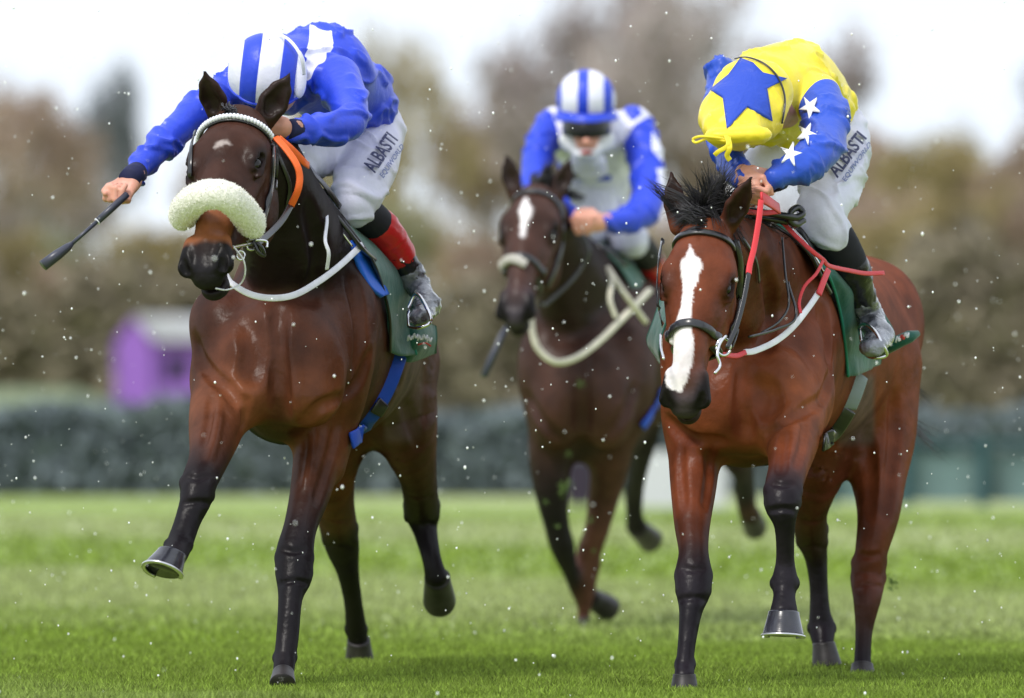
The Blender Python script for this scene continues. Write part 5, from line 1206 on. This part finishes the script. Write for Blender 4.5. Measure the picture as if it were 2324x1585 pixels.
cl1, g = patch('cloth', [[W(712, 418, 30.7), W(780, 500, 30.62), W(842, 586, 30.66), W(868, 650, 30.78), W(884, 720, 30.86), W(886, 800, 30.92)],
    [W(735, 430, 31.0), W(800, 500, 30.92), W(880, 590, 30.92), W(905, 660, 30.96), W(906, 740, 31.0), W(912, 808, 31.0)],
    [W(770, 440, 31.25), W(830, 510, 31.2), W(920, 610, 31.15), W(938, 665, 31.12), W(930, 740, 31.1), W(945, 806, 31.12)]], M['green'], sc1, 60, 30, .006, .006, 1)
patch('cloth_tail', [[W(926, 705, 31.1), W(915, 760, 31.1), W(905, 815, 31.1)], [W(960, 722, 31.15), W(950, 775, 31.1), W(935, 822, 31.15)], [W(992, 740, 31.3), W(992, 775, 31.3), W(990, 802, 31.35)]], M['green'], sc1, 24, 20, .008, .004, 2)
for e, col_ in ((0, 'black'), (-1, 'greentrim')):
    V, Fc = tube_geo(g[:, e, :] if g.shape[1] < 40 else g[:, e], .005, 6); meshobj('edging', V, Fc, M[col_], sc1)
for i, (xx, yy) in enumerate([(930, 768), (942, 764), (953, 768), (964, 766), (974, 772)]):
    V, Fc = ribbon_geo(crom([W(xx-5, yy+6, 31.045), W(xx-2, yy-7, 31.04), W(xx+2, yy+4, 31.04), W(xx+6, yy-5, 31.05)], 9), np.tile(nrm([.3, -1, 0]), (9, 1)), .005, .003); meshobj('print', V, Fc, M['whitestrap'], sc1)
V, Fc = ribbon_geo(crom([W(948, 783, 31.03), W(965, 779, 31.03), W(978, 786, 31.04)], 9), np.tile(nrm([.3, -1, 0]), (9, 1)), .005, .003); meshobj('print', V, Fc, M['logored'], sc1)
gi = empty('girth', W(860, 880, 31.2)); tag(gi, 'bright blue girth round the barrel of the left horse', 'girth')
strap('webbing', [(905, 790), (890, 835), (872, 880), (850, 920), (830, 950), (808, 985), (790, 1000)], P1_, .052, M['girth'], gi, 29.5, 32.5, .012, .008, face=.6)
strap('buckle_guard', [(858, 905), (840, 932)], P1_, .046, M['black'], gi, 29.5, 32.5, .022, .007, 8, face=.6)
st = empty('stirrup', W(950, 720, 31.1)); tag(st, 'metal stirrup iron on the boot of the left rider', 'stirrup')
V, Fc = tube_geo(crom([W(928, 742, 30.8), W(928, 700, 30.82), W(945, 668, 30.82), W(966, 695, 30.76), W(978, 730, 30.74), W(952, 744, 30.74), W(928, 742, 30.8)], 30), .006, 6); meshobj('iron', V, Fc, M['steel'], st)

# second horse
root2, P2_, H2 = HORSE[2]
br = empty('bridle', W(1600, 560, 29.9)); tag(br, 'plain black leather bridle on the blazed bay horse at the right', 'bridle')
loop('browband', H2, P2_, .075, .10, .020, M['black'], br, .005, .010, -.02, 0, 180)
loop('noseband', H2, P2_, .372, .10, .026, M['black'], br, .005, .010, -.04)
strap('cheekpiece', [(1668, 545), (1678, 600), (1676, 660), (1668, 720), (1650, 770)], P2_, .020, M['black'], br, off=.006, t=.009)
strap('cheekpiece', [(1690, 600), (1684, 660), (1670, 745), (1655, 790)], P2_, .013, M['black'], br, off=.008, t=.007)
strap('cheekpiece', [(1508, 540), (1498, 600), (1496, 680), (1508, 740)], P2_, .016, M['black'], br, off=.006)
strap('throat_lash', [(1682, 540), (1712, 590), (1720, 640)], P2_, .010, M['black'], br, off=.006)
for c in ((1642, 788, 29.62),):
    V, Fc = ringgeo(W(*c), .026, .0045, (.7, -1, .0)); meshobj('bit_ring', V, Fc, M['steel'], br)
free('cheek_bar', [(1648, 762, 29.62), (1634, 780, 29.6), (1628, 805, 29.58), (1634, 830, 29.58), (1622, 848, 29.56)], .0045, M['steel'], br)
free('curb_strap', [(1500, 760, 29.66), (1500, 790, 29.6), (1506, 815, 29.56)], .0045, M['steel'], br)
re = empty('reins', W(1715, 520, 29.9)); tag(re, 'red rubber covered reins running from the right rider hand to the bit', 'reins')
free('rein', [(1727, 455, 29.85), (1722, 500, 29.82), (1712, 560, 29.78), (1702, 600, 29.74), (1699, 622, 29.72)], .007, M['red'], re, (.018, .4))
free('rein_leather', [(1699, 620, 29.72), (1688, 680, 29.68), (1672, 740, 29.64), (1650, 790, 29.6)], .006, M['black'], re, (.014, .4))
free('rein', [(1728, 448, 29.88), (1745, 458, 29.95), (1768, 474, 30.1)], .008, M['red'], re, (.034, .3))
free('rein', [(1690, 480, 30.1), (1730, 484, 30.15), (1770, 480, 30.2)], .006, M['red'], re, (.016, .1))
bp = empty('breastplate', W(1750, 780, 30.2)); tag(bp, 'red and white breastplate straps across the shoulder of the right horse', 'breastplate')
free('red_strap', [(1772, 500, 30.35), (1800, 530, 30.35), (1840, 568, 30.35), (1868, 590, 30.4), (1882, 604, 30.45), (1930, 615, 30.6), (1965, 621, 30.7), (2006, 620, 30.8)], .006, M['red'], bp, (.014, .3))
free('red_strap', [(1868, 592, 30.38), (1852, 622, 30.32), (1826, 650, 30.27), (1814, 685, 30.24), (1817, 712, 30.22)], .005, M['red'], bp, (.010, .3))
free('red_strap', [(1880, 612, 30.42), (1870, 636, 30.36), (1858, 668, 30.3)], .006, M['red'], bp, (.020, .4))
free('chest_strap', [(1862, 658, 30.33), (1838, 694, 30.26), (1800, 742, 30.18), (1760, 775, 30.12), (1715, 796, 30.04), (1690, 800, 30.0)], .007, M['whitestrap'], bp, (.019, .5))
free('red_end', [(1692, 800, 30.0), (1670, 808, 29.95), (1640, 805, 29.85)], .007, M['red'], bp, (.016, .4))
free('martingale', [(1775, 540, 30.3), (1782, 620, 30.22), (1790, 690, 30.18), (1768, 730, 30.12), (1730, 755, 30.05)], .004, M['black'], bp)
free('martingale', [(1788, 640, 30.22), (1806, 720, 30.18), (1760, 748, 30.1), (1700, 765, 29.98)], .0045, M['black'], bp)
sd2 = empty('saddle', W(1800, 500, 30.9)); tag(sd2, 'small black racing saddle with knotted neck strap under the right rider', 'saddle')
patch('seat', [[W(1770, 500, 30.75), W(1820, 520, 30.72), W(1850, 570, 30.72)], [W(1800, 490, 31.0), W(1850, 510, 31.0), W(1900, 580, 30.9)], [W(1830, 500, 31.3), W(1880, 520, 31.3), W(1930, 590, 31.2)]], M['black'], sd2, 20, 16, .02)
free('neck_strap', [(1700, 478, 30.3), (1740, 484, 30.28), (1780, 490, 30.28), (1806, 494, 30.3), (1822, 484, 30.32), (1812, 472, 30.32), (1796, 480, 30.3), (1792, 500, 30.3), (1806, 510, 30.32), (1824, 500, 30.35)], .011, M['black'], sd2)
free('neck_strap', [(1700, 490, 30.32), (1750, 498, 30.32), (1790, 505, 30.33)], .010, M['black'], sd2)
free('piping', [(1755, 510, 30.5), (1800, 540, 30.45), (1840, 580, 30.45), (1865, 630, 30.5), (1885, 665, 30.6)], .0065, M['black'], sd2)
free('piping', [(1800, 520, 30.5), (1835, 560, 30.45), (1872, 620, 30.45)], .0035, M['steel'], sd2)
sc2 = empty('saddle_cloth', W(1950, 720, 31.1)); tag(sc2, 'dark green saddle cloth under the boot of the right rider', 'saddle cloth', 'saddle cloths')
cl2, g = patch('cloth', [[W(1760, 505, 30.75), W(1830, 560, 30.65), W(1880, 625, 30.66), W(1905, 700, 30.78), W(1918, 780, 30.88), W(1925, 855, 30.95)],
    [W(1790, 520, 30.95), W(1860, 575, 30.8), W(1918, 640, 30.76), W(1938, 690, 30.84), W(1942, 770, 30.95), W(1952, 850, 31.05)],
    [W(1820, 530, 31.2), W(1890, 590, 31.1), W(1945, 660, 31.1), W(1985, 720, 31.2), W(2005, 780, 31.3), W(2000, 826, 31.4)]], M['green'], sc2, 60, 30, .006, .006, 5)
patch('cloth_bulge', [[W(1970, 650, 31.35), W(2000, 700, 31.3), W(2025, 740, 31.3), W(2034, 775, 31.35)], [W(1960, 670, 31.3), W(1980, 710, 31.25), W(2000, 750, 31.25), W(2005, 790, 31.3)]], M['green'], sc2, 24, 8, .02, .003, 6)
V, Fc = tube_geo([W(2000, 792, 31.25), W(2030, 780, 31.2), W(2065, 764, 31.2), W(2084, 757, 31.22)], [.026, .022, .020, .010], 12); meshobj('rolled_corner', V, Fc, M['green'], sc2)
for i, (xx, yy) in enumerate([(2038, 770), (2048, 766), (2057, 762)]):
    V, Fc = ribbon_geo(crom([W(xx-5, yy+8, 31.172), W(xx-2, yy-6, 31.168), W(xx+3, yy+5, 31.168), W(xx+5, yy-7, 31.172)], 9), np.tile((0, -1., 0), (9, 1)), .006, .003); meshobj('print', V, Fc, M['whitestrap' if i != 1 else 'logored'], sc2)
V, Fc = tube_geo(g[:, 0], .005, 6); meshobj('edging', V, Fc, M['greentrim'], sc2)
patch('off_side_flap', [[W(1545, 640, 31.0), W(1515, 720, 31.0), W(1497, 790, 31.05), W(1500, 830, 31.1)], [W(1510, 650, 31.2), W(1485, 720, 31.2), W(1468, 775, 31.25), W(1490, 815, 31.3)]], M['green'], sc2, 24, 12, .006, .004, 7)
gi = empty('girth', W(1930, 900, 31.1)); tag(gi, 'grey and black girth round the barrel of the right horse', 'girth')
strap('webbing', [(1948, 850), (1936, 885), (1920, 925)], P2_, .050, M['greygirth'], gi, 29.5, 32.5, .012, .008, face=.6)
strap('buckle_guard', [(1920, 925), (1902, 955), (1880, 985), (1860, 1005)], P2_, .050, M['black'], gi, 29.5, 32.5, .014, .009, face=.6)
st = empty('stirrup', W(1990, 780, 31.0)); tag(st, 'silver stirrup iron on the boot of the right rider', 'stirrup')
V, Fc = tube_geo(crom([W(1950, 745, 30.85), W(1962, 736, 30.78), W(1985, 752, 30.72), W(2002, 782, 30.70), W(2012, 806, 30.72), W(1985, 812, 30.72), W(1962, 800, 30.8), W(1950, 745, 30.85)], 36), .0065, 6); meshobj('iron', V, Fc, M['steel'], st)

# third horse
root3, P3_, H3 = HORSE[3]
br = empty('bridle', W(1220, 440, 37.6)); tag(br, 'dark bridle with pale cross noseband on the middle horse', 'bridle')
loop('browband', H3, P3_, .07, .10, .022, M['black'], br, .005, .010, -.02, 0, 180)
loop('noseband', H3, P3_, .38, .0, .022, M['black'], br, .005, .009, -.04)
strap('nose_patch', [(1140, 606), (1152, 594), (1166, 590), (1180, 596), (1192, 604)], P3_, .036, M['fleecegrey'], br, 36, 40, .010, .016)
strap('cheekpiece', [(1272, 458), (1276, 510), (1272, 560), (1258, 610), (1240, 650)], P3_, .018, M['black'], br, 36, 40, .006, .008)
for c in ((1238, 612, 37.4), (1216, 632, 37.35), (1248, 492, 37.5)):
    V, Fc = ell_geo(W(*c), (.016, .01, .018)); meshobj('buckle', V, Fc, M['beads'], br)
re = empty('reins', W(1310, 600, 37.6)); tag(re, 'dark reins of the middle horse', 'reins')
free('rein', [(1322, 530, 37.5), (1336, 570, 37.5), (1318, 610, 37.5), (1285, 650, 37.45), (1240, 690, 37.4), (1225, 690, 37.35)], .008, M['black'], re)
bp = empty('breastplate', W(1340, 780, 37.6)); tag(bp, 'cream padded breastplate hanging round the neck of the middle horse', 'breastplate')
free('chest_strap', [(1206, 700, 37.55), (1208, 750, 37.5), (1222, 792, 37.48), (1262, 822, 37.46), (1312, 810, 37.5), (1365, 770, 37.6), (1420, 715, 37.75), (1474, 660, 38.0)], .0135, M['cream'], bp)
free('neck_strap', [(1380, 608, 37.85), (1388, 640, 37.75), (1384, 680, 37.66), (1398, 722, 37.65)], .010, M['cream'], bp)
free('neck_strap', [(1382, 612, 37.83), (1420, 670, 37.75), (1466, 732, 37.85)], .011, M['cream'], bp)
sd3 = empty('saddle', W(1400, 570, 38.4)); tag(sd3, 'dark racing saddle under the middle rider', 'saddle')
patch('seat', [[W(1330, 545, 38.2), W(1370, 560, 38.15), W(1420, 600, 38.2)], [W(1350, 540, 38.6), W(1400, 560, 38.6), W(1450, 610, 38.6)]], M['black'], sd3, 16, 10, .02)
sc3 = empty('saddle_cloth', W(1440, 640, 38.4)); tag(sc3, 'green saddle cloth on the middle horse, half hidden by the right horse', 'saddle cloth', 'saddle cloths')
patch('cloth', [[W(1345, 550, 38.2), W(1395, 590, 38.15), W(1430, 640, 38.2), W(1450, 700, 38.3), W(1462, 760, 38.4)], [W(1380, 545, 38.5), W(1430, 590, 38.4), W(1470, 650, 38.5), W(1500, 720, 38.6), W(1510, 800, 38.7)]], M['green'], sc3, 30, 14, .006, .005, 8)
gi = empty('girth', W(1470, 940, 38.6)); tag(gi, 'blue girth of the middle horse', 'girth')
strap('webbing', [(1500, 880), (1488, 915), (1472, 945), (1455, 968)], P3_, .055, M['girth'], gi, 36, 40, .008, .007)

# ------------------------------------------------------------------ rain and flung turf
M['drop'] = mat('water drops', (.92, .93, .95), .3, .8, coat=.5)
r = np.random.RandomState(31); geos = []
base, bf = ell_geo((0, 0, 0), (1, 1, 1), None, 6, 4); base = np.array(base); Vs, Fs = [], []
n = 1900
for i in range(n):
    Y = 27.0 + 10 * r.rand() if r.rand() < .8 else 25.5 + 24 * r.rand(); px, py = r.uniform(-200, 2524), r.uniform(-50, 1650)
    rad_ = (.0012 + .0029 * r.rand() ** 3); P = W(px, py, Y)
    if P[2] < .03: continue
    o = len(Vs) * len(base); Vs.append(P + base * rad_ * np.array([1, 1, 1 + .5 * r.rand()])); Fs += [tuple(k + o for k in f) for f in bf]
o = meshobj('raindrops', np.concatenate(Vs), np.array([f for f in Fs]), M['drop']); tag(o, 'bright raindrops and spray hanging in the air', 'raindrops', kind='stuff')
M['clod'] = mat('flung turf', (.075, .12, .03), .8, .2, var=(30, .4))
r = np.random.RandomState(77)
for i, (px, py, Y, sz) in enumerate([(1318, 872, 37.3, .016), (1290, 1030, 37.4, .010), (1285, 1105, 37.2, .026), (1240, 1140, 37.4, .012), (1340, 1180, 37.5, .012), (2025, 1325, 34, .026), (1348, 1250, 37.4, .010), (1265, 1195, 37.3, .010)]):
    V = []; Fc = []
    for k in range(34):
        c = r.normal(size=3) * sz * .55; d = nrm(r.normal(size=3)) * sz; w_ = np.cross(nrm(d), nrm(r.normal(size=3))) * sz * .18; b0 = len(V)
        V += [c - w_, c + w_, c + d]; Fc.append((b0, b0+1, b0+2))
    o = meshobj('turf_clod', np.array(V), Fc, M['clod'], smooth=False); o.location = tuple(map(float, W(px, py, Y)))
    tag(o, ['topmost turf shred in front of the chest of the middle horse', 'turf shred high between the forelegs of the middle horse', 'largest tangle of turf shreds between the middle horse forelegs', 'turf shred at the left edge of the middle horse folded foreleg',
        'turf shred left of the planted foreleg of the middle horse', 'green clod of turf flying behind the right horse hind leg', 'lowest turf shred, beside the knee of the middle horse', 'tiny turf shred over the folded foreleg of the middle horse'][i], 'turf clod', 'flung shreds of turf')
